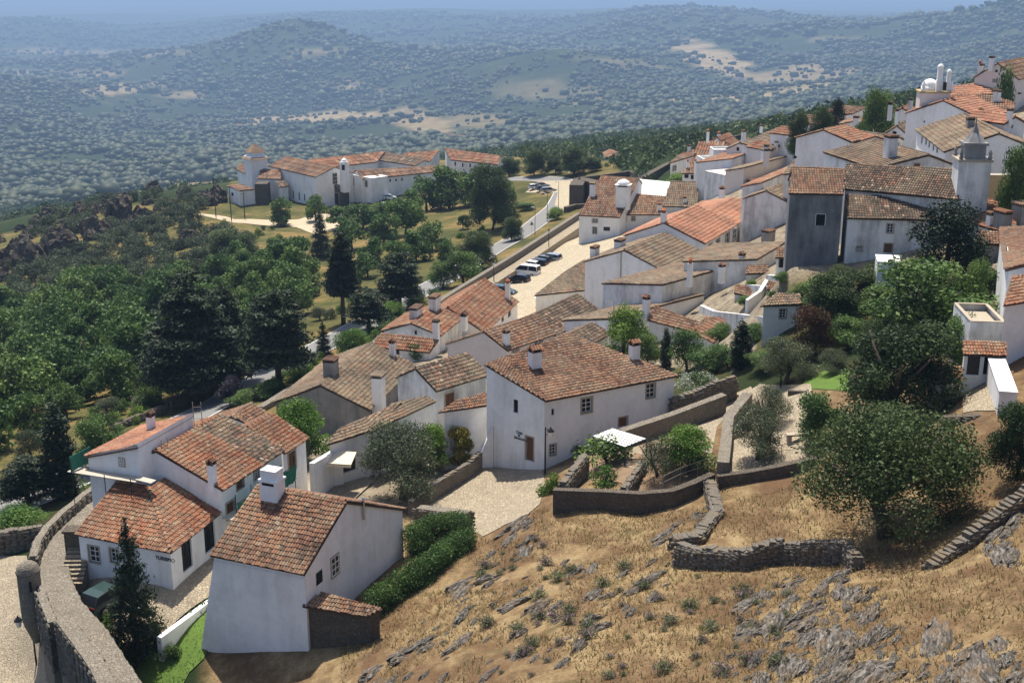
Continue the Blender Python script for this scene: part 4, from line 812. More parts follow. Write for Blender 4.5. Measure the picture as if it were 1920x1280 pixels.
def bellgable():
    c = PD(646, 322, 362); s = 362/FPX; root = empty('bell_turret', (c[0], c[1], c[2]-6)); tag(root, 'small white domed bell turret on the convent', 'bell tower')
    z = PD(646, 305, 362)[2]; mb = MB(); mb.cbox(c, .6, 13*s, 13*s, c[2]-6, z); mb.build('wall', M['white'], root)
    mb = MB(); mb.lathe((c[0], c[1], z), [(7*s, 0), (7*s, .3)]+[(6*s*math.cos(t), .3+6*s*math.sin(t)) for t in np.linspace(0, 1.4, 6)]+[(.1, 1.6)], 12); mb.build('dome', M['white'], root, True)
    mb = MB(); mb.cbox((c[0]-.2, c[1]-7*s), .6, 4*s, .8, z-2, z-.5); mb.build('bell_opening', M['black'], root)
bellgable()
front('house', 'small pale blue shed with red roof outside the town wall', (1137,297), (1166,297), -58, (1149,291), 14, wm='white', pal='or')
# hamlet far below and scattered farmhouses
k = 0
for px, py, D, w, d in [(845,258,1750,16,9),(862,262,1740,22,10),(880,257,1760,14,9),(900,262,1720,18,9),(853,268,1700,20,8),(1195,212,1900,22,10),(1180,222,1880,14,9),(1270,232,1850,16,8),(1575,75,4000,30,14),(1260,22,5600,40,16),(1275,25,5600,36,16),(1288,23,5700,34,16),(448,238,2400,18,9),(124,360,1700,20,8),(652,155,3700,24,10),(665,160,3600,20,10),(800,98,4200,26,12),(1385,150,2900,24,10),(1420,128,3200,20,10)]:
    p = hit(px, py); root = empty('farmhouse', p); k += 1
    tag(root, ['distant white farmhouse with orange roof in the valley'][0], 'house', 'far white farmhouses dotting the valley')
    a = random.uniform(-.5, .5); mb = MB(); mb.cbox(p, a, w, d, p[2]-2, p[2]+5); mb.build('wall', M['white'], root)
    mb = MB(); mb.cbox(p, a, w*1.05, d*1.1, p[2]+5, p[2]+7.5, .35); mb.build('roof', TILE['or'], root)
# ------------------------------------------------------------------ stone walls
def jbox(r):
    m = MB(); m.box((-.5, -.5, -.5), (1, 0, 0), (0, 1, 0), (0, 0, 1)); v = np.array(m.v)+r.uniform(-.13, .13, (8, 3)); return v, np.array(m.f)
JB = [jbox(RS) for _ in range(8)]
STONE_ME = [pydata('coping_stone', v, [tuple(q) for q in f], M['wallstone']) for v, f in JB]
def resample(p, step):
    p = np.asarray(p, float); out = []
    for a, b in zip(p[:-1], p[1:]):
        n = max(1, int(np.linalg.norm((b-a)[:2])/step)); out += [a+(b-a)*k/n for k in range(n)]
    out.append(p[-1]); return np.array(out)
def stonewall(name, label, pts, th, mat='stone', cap=True, faces=True, zb=None, cat='wall', size=.34, hmin=.3, world=False):
    top = np.array(pts, float) if world else np.array([P(*q) for q in pts]); q = resample(top, .8); n = len(q); q[1:-1, 2] += RS.uniform(-.04, .04, max(0, n-2)) if faces else 0
    tn = np.gradient(q[:, :2], axis=0); tn /= np.linalg.norm(tn, axis=1)[:, None]+1e-9; nn = np.column_stack([-tn[:, 1], tn[:, 0]])
    root = empty(name, (*q[n//2, :2], float(gz(*q[n//2, :2])))); tag(root, label, cat); V = []
    base = []
    for s in (-1, 1):
        e = q[:, :2]+nn*s*th/2; b = np.minimum(gz(e[:, 0], e[:, 1])-.4, q[:, 2]-hmin) if zb is None else np.full(n, zb); base.append(b)
        V += [np.column_stack([e, b]), np.column_stack([e, q[:, 2]])]
    V = np.concatenate(V); f = []
    for i in range(n-1): f += [(i, i+1, n+i+1, n+i), (2*n+i, 3*n+i, 3*n+i+1, 2*n+i+1), (n+i, n+i+1, 3*n+i+1, 3*n+i)]
    f += [(0, n, 3*n, 2*n), (n-1, 3*n-1, 4*n-1, 2*n-1)]; mk('masonry', V, f, M[mat], root)
    if faces:                                          # stones of both faces, too small to pick apart singly
        VV, FF, k = [], [], 0; dense = resample(q, size)
        tt = np.gradient(dense[:, :2], axis=0); tt /= np.linalg.norm(tt, axis=1)[:, None]+1e-9; nd_ = np.column_stack([-tt[:, 1], tt[:, 0]]); s_at = np.linspace(0, 1, len(dense))
        for s in (-1, 1):
            bz = np.interp(s_at, np.linspace(0, 1, n), base[0 if s < 0 else 1])
            for i in range(len(dense)):
                z = dense[i, 2]-.08
                while z > max(bz[i], dense[i, 2]-3.2):
                    h = random.uniform(.12, .26); v, ff = JB[random.randrange(8)]; w = size*random.uniform(.8, 1.25); d = random.uniform(.10, .2)
                    T = np.array([*tt[i], 0]); N = np.array([*nd_[i], 0])*s; c = np.array([*(dense[i, :2]+nd_[i]*s*th/2), z-h/2])+T*random.uniform(-.12, .12)
                    VV.append(c+v[:, :1]*T*w+v[:, 1:2]*N*d+v[:, 2:]*np.array([0, 0, h*.95])); FF.append(ff+k*8); k += 1; z -= h
        if k: o = link('stonework', quads_np('stonework', np.concatenate(VV)-np.array(wloc(root)), np.concatenate(FF), M['wallstone'] if mat != 'stonedark' else M['wallstone']), root); o['kind'] = 'stuff'
    if cap:
        d = resample(q, .26 if size < .4 else .34); off = np.array(wloc(root))
        for i in range(min(len(d)-1, 290)):
            c = (d[i]+d[i+1])/2; T = d[i+1]-d[i]; L = np.linalg.norm(T); o = bpy.data.objects.new('coping_stone', STONE_ME[random.randrange(8)]); COL.objects.link(o); o.parent = root
            o.location = Vector(c-off)+Vector((0, 0, random.uniform(0, .07))); o.rotation_euler = (random.uniform(-.1, .1), random.uniform(-.1, .1), math.atan2(T[1], T[0])+random.uniform(-.15, .15)); o.scale = (L*random.uniform(.75, 1.15), th*random.uniform(.7, 1.1), random.uniform(.08, .22))
    return root
stonewall('retaining_wall', 'dark curved stone retaining wall below the garden beds', [(1038,916,-32.9),(1130,919,-32.75),(1200,923,-32.6),(1260,918,-32.4),(1300,903,-32.1),(1336,886,-31.9)], .55, 'stonedark', cap=False, faces=False)
stonewall('retaining_wall', 'dark stone retaining wall under the cobbled terrace', [(1345,890,-31.7),(1400,883,-31.35),(1450,874,-30.9),(1530,856,-30.2)], .6, 'stonedark', cap=False, faces=False)
stonewall('dry_stone_wall', 'crooked dry stone wall climbing from the meadow to the garden corner', [(1332,902,-32),(1340,930,-31.8),(1346,955,-31.4),(1325,980,-31.1),(1308,1003,-30.9),(1262,1008,-31)], .7, size=.3)
stonewall('dry_stone_wall', 'dry stone wall crossing the meadow, left stretch', [(1275,1020,-30.5),(1310,1030,-30.2),(1400,1032,-29.3),(1465,1010,-28.6)], .6, size=.3)
stonewall('dry_stone_wall', 'dry stone wall crossing the meadow, short broken right stretch', [(1468,1020,-28.9),(1540,1016,-28.2),(1590,1018,-27.8),(1608,1048,-28.0)], .6, size=.3)
stonewall('dry_stone_wall', 'dry stone wall running uphill at the right edge', [(1743,1060,-27.0),(1790,1025,-26.4),(1850,975,-25.4),(1915,925,-24.4),(1970,885,-23.6)], .6, size=.32)
stonewall('stone_wall', 'thick wall between the large white house and the sloping path', [(1165,806,-33.2),(1260,775,-33),(1358,738,-32.2)], .7, cap=False, faces=False)
stonewall('stone_wall', 'pale topped wall between the sloping path and the terrace', [(1402,736,-32),(1366,780,-31.9),(1362,820,-31.4),(1356,866,-30.9)], .8, cap=False, faces=False)
stonewall('stone_wall', 'stone wall behind the flowering bush', [(1262,746,-32.9),(1300,736,-32.7),(1345,716,-32.2),(1378,706,-31.9)], .5, size=.4)
stonewall('garden_wall', 'low garden wall beside the bean rows', [(1056,905,-32.7),(1096,853,-33.1)], .5, cap=True, size=.4)
stonewall('garden_wall', 'low wall dividing the garden beds', [(1168,916,-32.7),(1205,868,-32.8)], .45, cap=True, size=.4)
stonewall('yard_wall', 'low curving wall along the cobbled yard', [(770,942,-37.3),(815,906,-37.3),(880,868,-37.2),(900,849,-36.9)], .45, cap=True, faces=False, size=.5)
stonewall('buttress_wall', 'white sloping buttress wall leaning on the large white house', [(893,858,-37.2),(905,835,-36.4),(926,798,-34.6)], .6, 'white', cap=False, faces=False)
stonewall('stone_wall', 'short stone wall at the end of the cobbled yard', [(786,949,-37.2),(878,960,-36.5)], .8, cap=False, size=.4)
stonewall('garden_wall', 'white garden wall beside the orange roofed street house', [(584,868,-35.3),(622,846,-35.6),(640,842,-35.6)], .4, 'white', cap=False, faces=False)
stonewall('kerb_wall', 'low white kerb wall between the street and the lawn', [(298,1194,-38.25),(350,1156,-38.15),(414,1108,-38.0)], .35, 'white', cap=False, faces=False)
stonewall('town_wall', 'broad stone town wall with walkway at the lower left corner', [(262,1330,-37.9),(222,1275,-37.6),(170,1190,-37.4),(122,1135,-37.3),(100,1085,-37.3),(98,1045,-37.3),(116,1000,-37.4),(148,962,-37.5),(176,930,-37.7)], 2.0, 'stone', cap=False, size=.5, zb=-47)
stonewall('parapet', 'stone parapet curving along the outer edge of the walkway', [(62,1042,-36.5),(70,1014,-36.5),(86,988,-36.6),(112,962,-36.7),(158,925,-36.9),(205,893,-37.1)], .5, 'stone', cap=False, size=.5, zb=-46)
stonewall('parapet', 'broken merlon of the parapet above the lower yard', [(75,1108,-36.6),(98,1165,-36.7)], .5, 'stone', cap=False, size=.5, zb=-46)
stonewall('parapet', 'nearest stretch of thick parapet in the lower left corner', [(118,1158,-36.4),(150,1200,-36.5),(185,1250,-36.6),(225,1330,-36.8)], .9, 'stone', cap=False, size=.5, zb=-46)
stonewall('boundary_wall', 'dark boundary wall outside the town at the left edge', [(-60,1003,-41.6),(0,997,-41.5),(78,986,-41.4)], .7, 'stonedark', cap=True, size=.5)
stonewall('orchard_wall', 'low wall between the road and the olive trees', [(212,797,-46.9),(255,778,-47.2),(303,760,-47.7)], .6, 'stonedark', cap=False, size=.6)
stonewall('orchard_wall', 'low wall under the big cedar beside the road', [(318,752,-47.9),(395,712,-48.3),(440,690,-48.6)], .6, 'stonedark', cap=False, size=.6)
cw = [(488,762,-44.6),(600,692,-45.3),(700,641,-46),(780,592,-46.4),(846,548,-46.6),(960,479,-46.6),(1085,399,-46.6)]
stonewall('town_wall', 'long stone town wall running up beside the parked cars', cw, .8, 'stone', cap=False, faces=False, zb=-54)
c3 = resample(np.array([P(*q) for q in cw[3:]]), 3.); t3 = np.gradient(c3[:, :2], axis=0); t3 /= np.linalg.norm(t3, axis=1)[:, None]; c4 = c3.copy(); c4[:, 0] += t3[:, 1]*1.7; c4[:, 1] -= t3[:, 0]*1.7; c4[:, 2] = -47.75
stonewall('wall_walk', 'pale walkway inside the town wall above the parked cars', c4, 2.2, 'cobble', cap=False, faces=False, world=True, zb=-52)
stonewall('bastion', 'curved battered bastion at the bend of the road', [(1080,347,-46.8),(1088,334,-46.6),(1102,337,-46.6),(1118,341,-46.6)], 3.2, 'stonedark', cap=False, faces=False, zb=-56)
stonewall('town_wall', 'low town wall ending at the bastion beside the road', [(1060,388,-50.6),(1078,383,-50.4),(1098,382,-50.2)], 1.0, 'stonedark', cap=False, faces=False, zb=-56)
stonewall('town_wall', 'dark town wall behind the inn roofs', [(1090,332,-47),(1140,326,-47),(1182,320,-47),(1205,334,-46.5)], .9, 'stonedark', cap=False, faces=False, zb=-60)
stonewall('gate_bastion', 'double gate bastion of dark stone with pale copings', [(1184,303,-49.5),(1200,307,-49.5),(1206,312,-49.3),(1230,312,-49.3),(1240,305,-49.3),(1218,301,-49.3)], 1.2, 'stonedark', cap=False, faces=False, zb=-62)
stonewall('town_wall', 'town wall climbing the ridge behind the orange roofs', [(1197,336,-46.2),(1240,312,-45.8),(1300,283,-45),(1345,262,-44),(1400,250,-42)], 1.4, 'stonedark', cap=False, faces=False, zb=-66)
stonewall('white_terrace_wall', 'white terrace wall with rounded top below the cube house', [(1325,347,-41.2),(1358,321,-40.8),(1394,321,-40.6)], .5, 'white', cap=False, faces=False)
stonewall('white_terrace_wall', 'white terrace wall zigzag between the two lanes', [(1264,326,-44.2),(1291,342,-44),(1330,318,-43.8)], .6, 'white', cap=False, faces=False)
stonewall('garden_wall', 'tall weathered white wall behind the olive trees', [(1316,572,-35.3),(1340,583,-34.7),(1420,592,-31.8),(1478,598,-29.9)], .5, 'worn', cap=False, faces=False)
stonewall('garden_wall', 'weathered courtyard wall with ledge below the mossy roof', [(1395,533,-32.7),(1440,536,-31.2),(1495,546,-29.5)], .5, 'worn', cap=False, faces=False)
stonewall('garden_wall', 'rubble garden wall in front of the grey house', [(1440,515,-30.6),(1500,520,-29.8),(1540,512,-29),(1585,505,-28.2)], .6, 'worn', cap=False, faces=False)
stonewall('garden_wall', 'dark retaining wall under the right hand yard', [(1770,780,-26),(1830,778,-25.6),(1905,765,-25.1)], .6, 'stonedark', cap=False, faces=True, size=.4)
stonewall('garden_wall', 'low edge wall of the small green lawn', [(1480,731,-30.9),(1560,737,-30.3),(1600,736,-30)], .4, 'stonedark', cap=False, faces=False)
stonewall('restaurant_wall', 'white terrace wall of the restaurant by the plaza', [(1006,556,-46.3),(1035,549,-46.1),(1098,543,-45.5)], .4, 'white', cap=False, faces=False)
for A_, B_, z_, l_ in (((1400,512),(1440,510),-31.6,'small brown roofed outhouse in the weathered courtyard'),((1440,541),(1478,545),-30.2,'low tiled shed against the courtyard ledge wall'),((1378,548),(1420,556),-33.0,'little lean-to roof below the courtyard ledge wall')): plane('outhouse', l_, A_, B_, z_, 20, [(B_[0]-3, B_[1]-13), (A_[0]+2, A_[1]-13)], wm='worn', pal='br', cat='shed')
stonewall('garden_wall', 'short white wall stepping down the courtyard', [(1440,520,-31),(1425,545,-31.2),(1400,562,-32)], .4, 'worn', cap=False, faces=False)
plane('house', 'brown roofed restaurant at the plaza edge', (1005,553), (1096,543), -44.6, 18, [(1096,488),(1060,510)], pal='gy')
plane('stone_shed', 'small rubble enclosure with tile cap against the nearest house', (577,1132), (693,1151), -34.7, 14, [(711,1142),(604,1113)], wm='stonedark', pal='br', cat='shed')
def buttress():
    A0, e, n, L = near[1][0]; F2 = A0+e*L; root = empty('buttress', F2+np.array([0, 0, -40])); tag(root, 'white battered foot of the nearest house flaring onto the lawn', 'buttress'); mb = MB(); k = 1.75; z = lambda h: np.array([0, 0, h])
    v = [A0+n*.03+z(-33), F2+n*.03+z(-33), F2+e*k+n*.03+z(-40.6), A0+n*.03+z(-40.6), F2-n*4+z(-33), F2-n*4+e*k+z(-40.6)]
    mb.add(v, [(0, 1, 2, 3), (1, 4, 5, 2)]); mb.build('masonry', M['white'], root)
buttress()
def bartizan():
    c = P(56, 1100, -37.6); root = empty('sentry_box', (c[0], c[1], -40)); tag(root, 'round stone sentry box with domed cap on the town wall', 'sentry box'); r = 38*(np.linalg.norm(c))/FPX/2
    mb = MB(); mb.lathe((c[0], c[1], 0), [(r*.25, -41.6), (r*.9, -40.2), (r, -39.8), (r, -36.5)], 18); mb.build('masonry', M['stone'], root)
    mb = MB(); mb.lathe((c[0], c[1], -36.5), [(r*1.08, 0), (r*1.06, .12)]+[(r*math.cos(t), .12+r*.85*math.sin(t)) for t in np.linspace(.1, 1.5, 7)], 18); mb.build('dome', M['stone'], root, True)
    mb = MB(); mb.cbox((c[0]+r*.45, c[1]-r*.9), 0.4, .16, .12, -37.6, -36.9); mb.build('loophole', M['black'], root)
bartizan()
def stairs():
    a = P(133, 1098, -38.1); root = empty('stone_stairs', a); tag(root, 'stone stairs climbing to the walkway beside the tourist office', 'stairs'); d = np.array([-.05, 1., 0]); x = np.array([1., .05, 0])
    for i in range(9):
        mb = MB(); mb.box(a-x*.8+d*.31*i+np.array([0, 0, -.5]), x*1.5, d*.34, (0, 0, .5+.17*(i+1)-.04)); s = mb.build('riser', M['stone'], root)
        mb = MB(); mb.box(a-x*.82+d*(.31*i-.02)+np.array([0, 0, .17*(i+1)-.038]), x*1.54, d*.36, (0, 0, .05)); mb.build('step', M['cobble'], root)
    mb = MB(); e = a+d*2.95; mb.cbox(e, 0, 1.9, .9, e[2]-1, e[2]+2.6); mb.cbox(e, 0, 2.1, 1.1, e[2]+2.6, e[2]+2.75); mb.build('pier', M['stonedark'], root)
stairs()
# ------------------------------------------------------------------ vegetation
def leaves(lobes, n, size, seed, asp=.55, up=0., shell=.35, droop=0., flat=1.):
    """n leaf sprays spread through a crown made of lobes (cx,cy,cz,rx,ry,rz)"""
    r = np.random.RandomState(seed); L = np.array(lobes, float); w = (L[:, 3]*L[:, 4]*L[:, 5])**.67; k = r.choice(len(L), n, p=w/w.sum())
    d = r.normal(size=(n, 3)); d /= np.linalg.norm(d, axis=1)[:, None]; rad = 1-shell*r.rand(n)**1.3*1.6; rad = np.maximum(rad, .12)*(1+r.normal(0, .07, n))
    c = L[k, :3]+d*rad[:, None]*L[k, 3:]
    nr = d*.55+r.normal(size=(n, 3))*.6+np.array([0, 0, up]); nr /= np.linalg.norm(nr, axis=1)[:, None]
    a = np.cross(nr, r.normal(size=(n, 3))); a /= np.linalg.norm(a, axis=1)[:, None]; b = np.cross(nr, a); s = size*r.uniform(.6, 1.4, n)[:, None]
    a[:, 2] -= droop; a *= s; b *= s*asp
    V = np.stack([c-a*.5-b*.15, c+b*.5*1.0, c+a*.5+nr*s*.12, c-b*.5], 1).reshape(-1, 3); Q = np.arange(4*n).reshape(-1, 4)
    base = r.rand(len(L))*.8+.1; R = np.clip(base[k]+r.normal(0, .17, n), 0, 1); return V, Q, R
PROTO = {}
def proto(name, lobes, n, size, leaf, trunk, H, W, seed, **kw):
    V, Q, R = leaves(lobes, n, size, seed, **kw); cm = quads_np(name+'_crown', V, Q, LEAF[leaf], R)
    tm = MB()
    for pts, rad in trunk: tm.tube(pts, rad, 7)
    PROTO[name] = (cm, pydata(name+'_trunk', tm.v, tm.f, M['bark'], True), H, W)
def dome(H, W, n, seed, lo=.25, lr=.22, squash=.8):
    r = random.Random(seed); out = []
    for i in range(n):
        a = r.uniform(0, 6.283); z = r.uniform(0, 1); q = math.sqrt(max(0, 1-(z*1.02-.15)**2))*r.uniform(.35, .95)*W/2*(1-lr)
        R = W*lr*r.uniform(.75, 1.2); out.append((q*math.cos(a), q*math.sin(a), H*(lo+.05)+(H*(1-lo)-R*squash)*z*.95, R, R, R*squash))
    return out
def limbs(H, W, r0, seed, fork=.3, n=5, lean=.1):
    r = random.Random(seed); x, y = r.uniform(-lean, lean)*H, r.uniform(-lean, lean)*H; T = [([(0, 0, -.5), (x*.4, y*.4, H*fork*.5), (x, y, H*fork)], [r0*1.25, r0, r0*.8])]
    for i in range(n):
        a = 6.283*i/n+r.uniform(-.4, .4); q = W*r.uniform(.2, .36); T.append(([(x, y, H*fork*.95), (x+q*.45*math.cos(a), y+q*.45*math.sin(a), H*(fork+.22)), (x+q*math.cos(a), y+q*math.sin(a), H*r.uniform(.65, .85))], [r0*.6, r0*.4, r0*.12]))
    return T
proto('oak', dome(8.5, 11, 60, 1, .26, .15), 38000, .2, 'oak', limbs(8.5, 11, .42, 1, .28, 7), 8.5, 11, 1)
proto('oak2', dome(9, 8, 46, 2, .08, .17), 24000, .23, 'oak', limbs(9, 8, .35, 2), 9, 8, 2)
proto('olive', dome(5, 5.6, 30, 3, .2, .18), 14000, .17, 'olive', limbs(5, 5.6, .2, 3, .28, 5, .2), 5, 5.6, 3, asp=.35)
proto('olive2', dome(4.6, 6, 28, 4, .2, .18), 11000, .17, 'olive', limbs(4.6, 6, .2, 4, .28, 5, .25), 4.6, 6, 4, asp=.35)
for i in range(4): proto('broad%d' % i, dome(7, 7.4, 16, 10+i, .12, .2), 3000, .5, 'broad', limbs(7, 7.4, .22, 10+i, .25), 7, 7.4, 10+i)
for i in range(2): proto('scrub%d' % i, dome(4, 5.5, 14, 20+i, .05, .2), 1500, .36, 'olive', limbs(4, 5.5, .14, 20+i, .2), 4, 5.5, 20+i)
proto('garden', dome(6.5, 6, 26, 30, .1, .19), 9000, .24, 'broad', limbs(6.5, 6, .18, 30, .2), 6.5, 6, 30)
proto('bright', dome(6.5, 6, 26, 31, .1, .19), 9000, .24, 'bright', limbs(6.5, 6, .18, 31, .2), 6.5, 6, 31)
proto('red', dome(4.5, 5, 20, 32, .1, .2), 6000, .2, 'red', limbs(4.5, 5, .15, 32, .2), 4.5, 5, 32)
proto('plum', dome(5, 5, 18, 33, .1, .2), 4000, .26, 'plum', limbs(5, 5, .15, 33, .2), 5, 5, 33)
proto('pale', dome(2.6, 5, 18, 34, .05, .17), 4500, .2, 'pale', limbs(2.6, 5, .1, 34, .2), 2.6, 5, 34)
proto('yellow', dome(4, 3.4, 14, 35, .05, .2), 4500, .2, 'yellow', limbs(4, 3.4, .1, 35, .2), 4, 3.4, 35)
proto('bush', dome(1.8, 2.4, 10, 36, .0, .24), 1500, .17, 'broad', limbs(1.8, 2.4, .06, 36, .15), 1.8, 2.4, 36)
proto('bushb', dome(1.8, 2.4, 10, 37, .0, .24), 1500, .17, 'bright', limbs(1.8, 2.4, .06, 37, .15), 1.8, 2.4, 37)
def cedar_lobes(H, W, seed, layers=11, z0=.22, top=.18):
    r = random.Random(seed); out = []
    for j in range(layers):
        f = j/(layers-1); z = H*(z0+(.97-z0)*f); R = W/2*((1-f)**.7*(1-top)+top)*r.uniform(.8, 1.05); k = max(3, int(7*(1-f))+3)
        for i in range(k):
            a = 6.283*i/k+r.uniform(-.5, .5); q = R*r.uniform(.45, .8); s = R*.42*r.uniform(.8, 1.2)+.25; out.append((q*math.cos(a), q*math.sin(a), z+r.uniform(-.4, .4), s, s, .42))
        out.append((0, 0, z, R*.3+.2, R*.3+.2, .6))
    return out
def pole(H, r0): return [([(0, 0, -.5), (.05*r0, 0, H*.5), (0, 0, H*.97)], [r0*1.15, r0*.7, r0*.08])]
proto('cedar', cedar_lobes(16, 14, 41, 15, .2), 34000, .6, 'dark', pole(16, .5), 16, 14, 41, asp=.4, up=.8, shell=.6)
proto('pine', cedar_lobes(13, 9, 42, 11, .32, .5), 16000, .55, 'dark', pole(13, .36), 13, 9, 42, asp=.4, up=.5, shell=.6)
proto('tallpine', cedar_lobes(17, 7, 43, 14, .36, .35), 16000, .55, 'dark', pole(17, .4), 17, 7, 43, asp=.4, up=.4, shell=.6)
proto('spruce', cedar_lobes(9.5, 5.2, 44, 14, .06, .02), 11000, .3, 'dark', pole(9.5, .2), 9.5, 5.2, 44, asp=.35, up=.3, droop=.35, shell=.7)
def spindle(H, W, n): return [(0.08*W*math.sin(i*2.4), .08*W*math.cos(i*2.4), H*(.06+.9*i/(n-1)), W/2*math.sin(math.pi*min(1, .25+.75*i/(n-1)))**.7+.04, W/2*math.sin(math.pi*min(1, .25+.75*i/(n-1)))**.7+.04, H/n*1.1) for i in range(n)]
proto('cypress', spindle(8, 1.8, 12), 4500, .24, 'dark', pole(8, .12), 8, 1.8, 45, up=.2, shell=.3)
proto('conifer', [(*[q*1 for q in l[:3]], *[s*1.15 for s in l[3:]]) for l in dome(11, 7.5, 44, 46, .02, .15, 1.3)]+[(0, 0, 9.8, .9, .9, 1.6)], 17000, .27, 'dark', pole(11, .3), 11, 7.5, 46)
proto('conifb', [(0, 0, 6.6, .9, .9, 1.5)]+dome(7.5, 5.6, 30, 47, .02, .17, 1.2), 11000, .22, 'bright', pole(7.5, .2), 7.5, 5.6, 47)
def tree(kind, p, H, W, label, group=None, name=None, cat='tree', rot=None):
    cm, tm, h0, w0 = PROTO[kind]
    nm = name or ('bush' if cat in ('bush', 'shrub') else {'oak': 'oak_tree', 'oliv': 'olive_tree', 'ceda': 'cedar_tree', 'pine': 'pine_tree', 'tall': 'pine_tree', 'spru': 'spruce_tree', 'cypr': 'cypress_tree', 'coni': 'conifer_tree', 'scru': 'olive_tree'}.get(kind[:4], 'tree'))
    if kind[:3] == 'oak': nm = 'oak_tree'
    root = empty(nm, p); tag(root, label, cat, group); root.rotation_euler.z = random.uniform(0, 6.28) if rot is None else rot; root.scale = (W/w0, W/w0, H/h0)
    for n_, me_ in (('trunk', tm), ('crown', cm)): link(n_, me_, root)
    return root
def tpx(kind, px, py, hp, wp, label, group=None, D=None, **kw):
    """tree standing where the sight line meets the ground, measured height and spread in sight units"""
    p = hit(px, py) if D is None else PD(px, py, D); s = np.linalg.norm(p); dep = math.asin(min(1, -p[2]/s))
    W = wp*s/FPX; H = (hp*s/FPX-.35*W*math.sin(dep))/math.cos(dep)
    if D is not None: zg = float(gz(p[0], p[1])); H += max(0, p[2]-zg); p[2] = zg
    return tree(kind, p, max(H, .5), W, label, group, **kw)
# individuals
tpx('oak', 1662, 1005, 272, 345, 'largest spreading oak on the dry meadow at the right')
tpx('oak2', 1690, 790, 200, 215, 'dark dense oak between the lawn and the yard, behind the largest oak')
tpx('garden', 1730, 640, 175, 230, 'broad leafy tree above the dark dense oak')
tpx('conifer', 1768, 570, 190, 165, 'tall dark conifer in front of the orange hipped roof')
tpx('oak2', 1560, 620, 115, 130, 'round dark tree below the grey weathered house')
tpx('red', 1520, 665, 100, 95, 'rust red shrub tree beside the weathered wall')
tpx('olive', 1472, 722, 100, 120, 'olive tree beside the lamp at the head of the terrace')
tpx('olive2', 1440, 800, 90, 80, 'small olive tree on the upper part of the terrace')
tpx('olive', 1418, 862, 110, 120, 'olive tree with forked trunk on the cobbled terrace')
tpx('garden', 1530, 830, 110, 110, 'leafy shrub tree between the terrace and the largest oak')
tpx('oak2', 1905, 900, 150, 120, 'dark tree at the right edge beside the uphill stone wall')
tpx('garden', 1900, 560, 90, 60, 'leafy tree beside the tall white house at the right edge')
tpx('garden', 1820, 600, 120, 80, 'leafy fig like tree beside the flat roofed house')
tpx('pale', 1720, 600, 60, 130, 'silvery leaved shrub below the broad leafy tree')
tpx('olive', 752, 935, 160, 185, 'large grey green olive tree beside the cobbled yard')
tpx('yellow', 862, 880, 90, 60, 'yellow green shrub below the slim cypress')
tpx('bright', 812, 880, 95, 90, 'bright green shrub behind the large olive tree')
tpx('cypress', 853, 838, 72, 17, 'slim small cypress against the white annex')
tpx('bright', 565, 870, 135, 130, 'bright fig tree behind the street wall')
tpx('olive', 560, 880, 70, 70, 'grey shrub below the bright fig tree')
tpx('bush', 775, 676, 40, 50, 'rounded bush in the courtyard below the two wide chimneys')
tpx('conifb', 1168, 690, 125, 105, 'bright green conifer behind the large white house')
tpx('cypress', 1248, 693, 82, 24, 'slender dark cypress behind the large white house')
tpx('garden', 1288, 695, 90, 80, 'dense dark green tree right of the slender cypress')
tpx('garden', 1335, 695, 60, 90, 'low leafy tree below the tile roofed garden shed')
tpx('cypress', 1388, 690, 95, 40, 'columnar grey green tree beside the garden shed')
tpx('garden', 1215, 690, 75, 60, 'dull green shrub between bright conifer and cypress')
tpx('pale', 1308, 740, 52, 90, 'white flowering oleander bush by the stone wall')
tpx('bright', 1290, 885, 100, 120, 'broad glossy fig tree in the garden beds')
tpx('olive2', 1235, 895, 90, 90, 'grey green shrub tree left of the glossy fig')
tpx('bush', 1140, 875, 70, 120, 'spreading green bush under the pergola roof')
tpx('bushb', 1085, 850, 40, 50, 'bright climber along the low garden wall', cat='bush')
tpx('bushb', 1130, 905, 40, 60, 'small bright shrub in the nearest garden bed', cat='bush')
tpx('bushb', 1030, 925, 50, 50, 'small bright tree at the corner of the cobbled yard')
tpx('bushb', 1085, 900, 35, 35, 'leafy vine shrub in front of the low garden wall', cat='bush')
tpx('spruce', 258, 1225, 240, 120, 'dark spruce standing before the tourist office')
tpx('bush', 320, 1240, 35, 40, 'little sapling on the lawn beside the spruce', cat='bush')
tpx('bushb', 190, 1185, 45, 60, 'flowering red green bush behind the parapet', cat='bush')
tpx('cypress', 118, 935, 180, 62, 'thick dark cypress left of the scaffolded house')
tpx('pine', 55, 950, 100, 110, 'dark tree beside the road at the left edge')
tpx('bright', 40, 1005, 65, 110, 'bright bush outside the boundary wall at the left edge')
tpx('garden', 185, 880, 110, 100, 'dark tree between the cypress and the scaffolded house')
tpx('bush', 140, 925, 50, 60, 'low bush at the foot of the thick dark cypress', cat='bush')
tpx('cedar', 365, 752, 250, 215, 'huge dark cedar above the road')
tpx('cedar', 432, 722, 190, 130, 'second dark cedar behind the huge one')
tpx('pine', 523, 728, 190, 150, 'broad dark pine beside the road, left of the big brown roof')
tpx('pine', 488, 690, 120, 70, 'dark pine behind the broad one')
tpx('tallpine', 644, 608, 175, 75, 'tallest slender pine rising above the grove')
tpx('pine', 692, 620, 85, 90, 'dark umbrella pine beside the road bend')
tpx('pine', 750, 583, 115, 100, 'dark pine standing between road and orange roof')
tpx('spruce', 607, 668, 70, 40, 'young dark conifer left of the light bush')
tpx('plum', 432, 760, 62, 64, 'purple leaved tree beside the road')
tpx('bright', 660, 670, 62, 80, 'light green bush outside the town wall')
tpx('bright', 735, 600, 40, 60, 'light green bush at the end of the town wall')
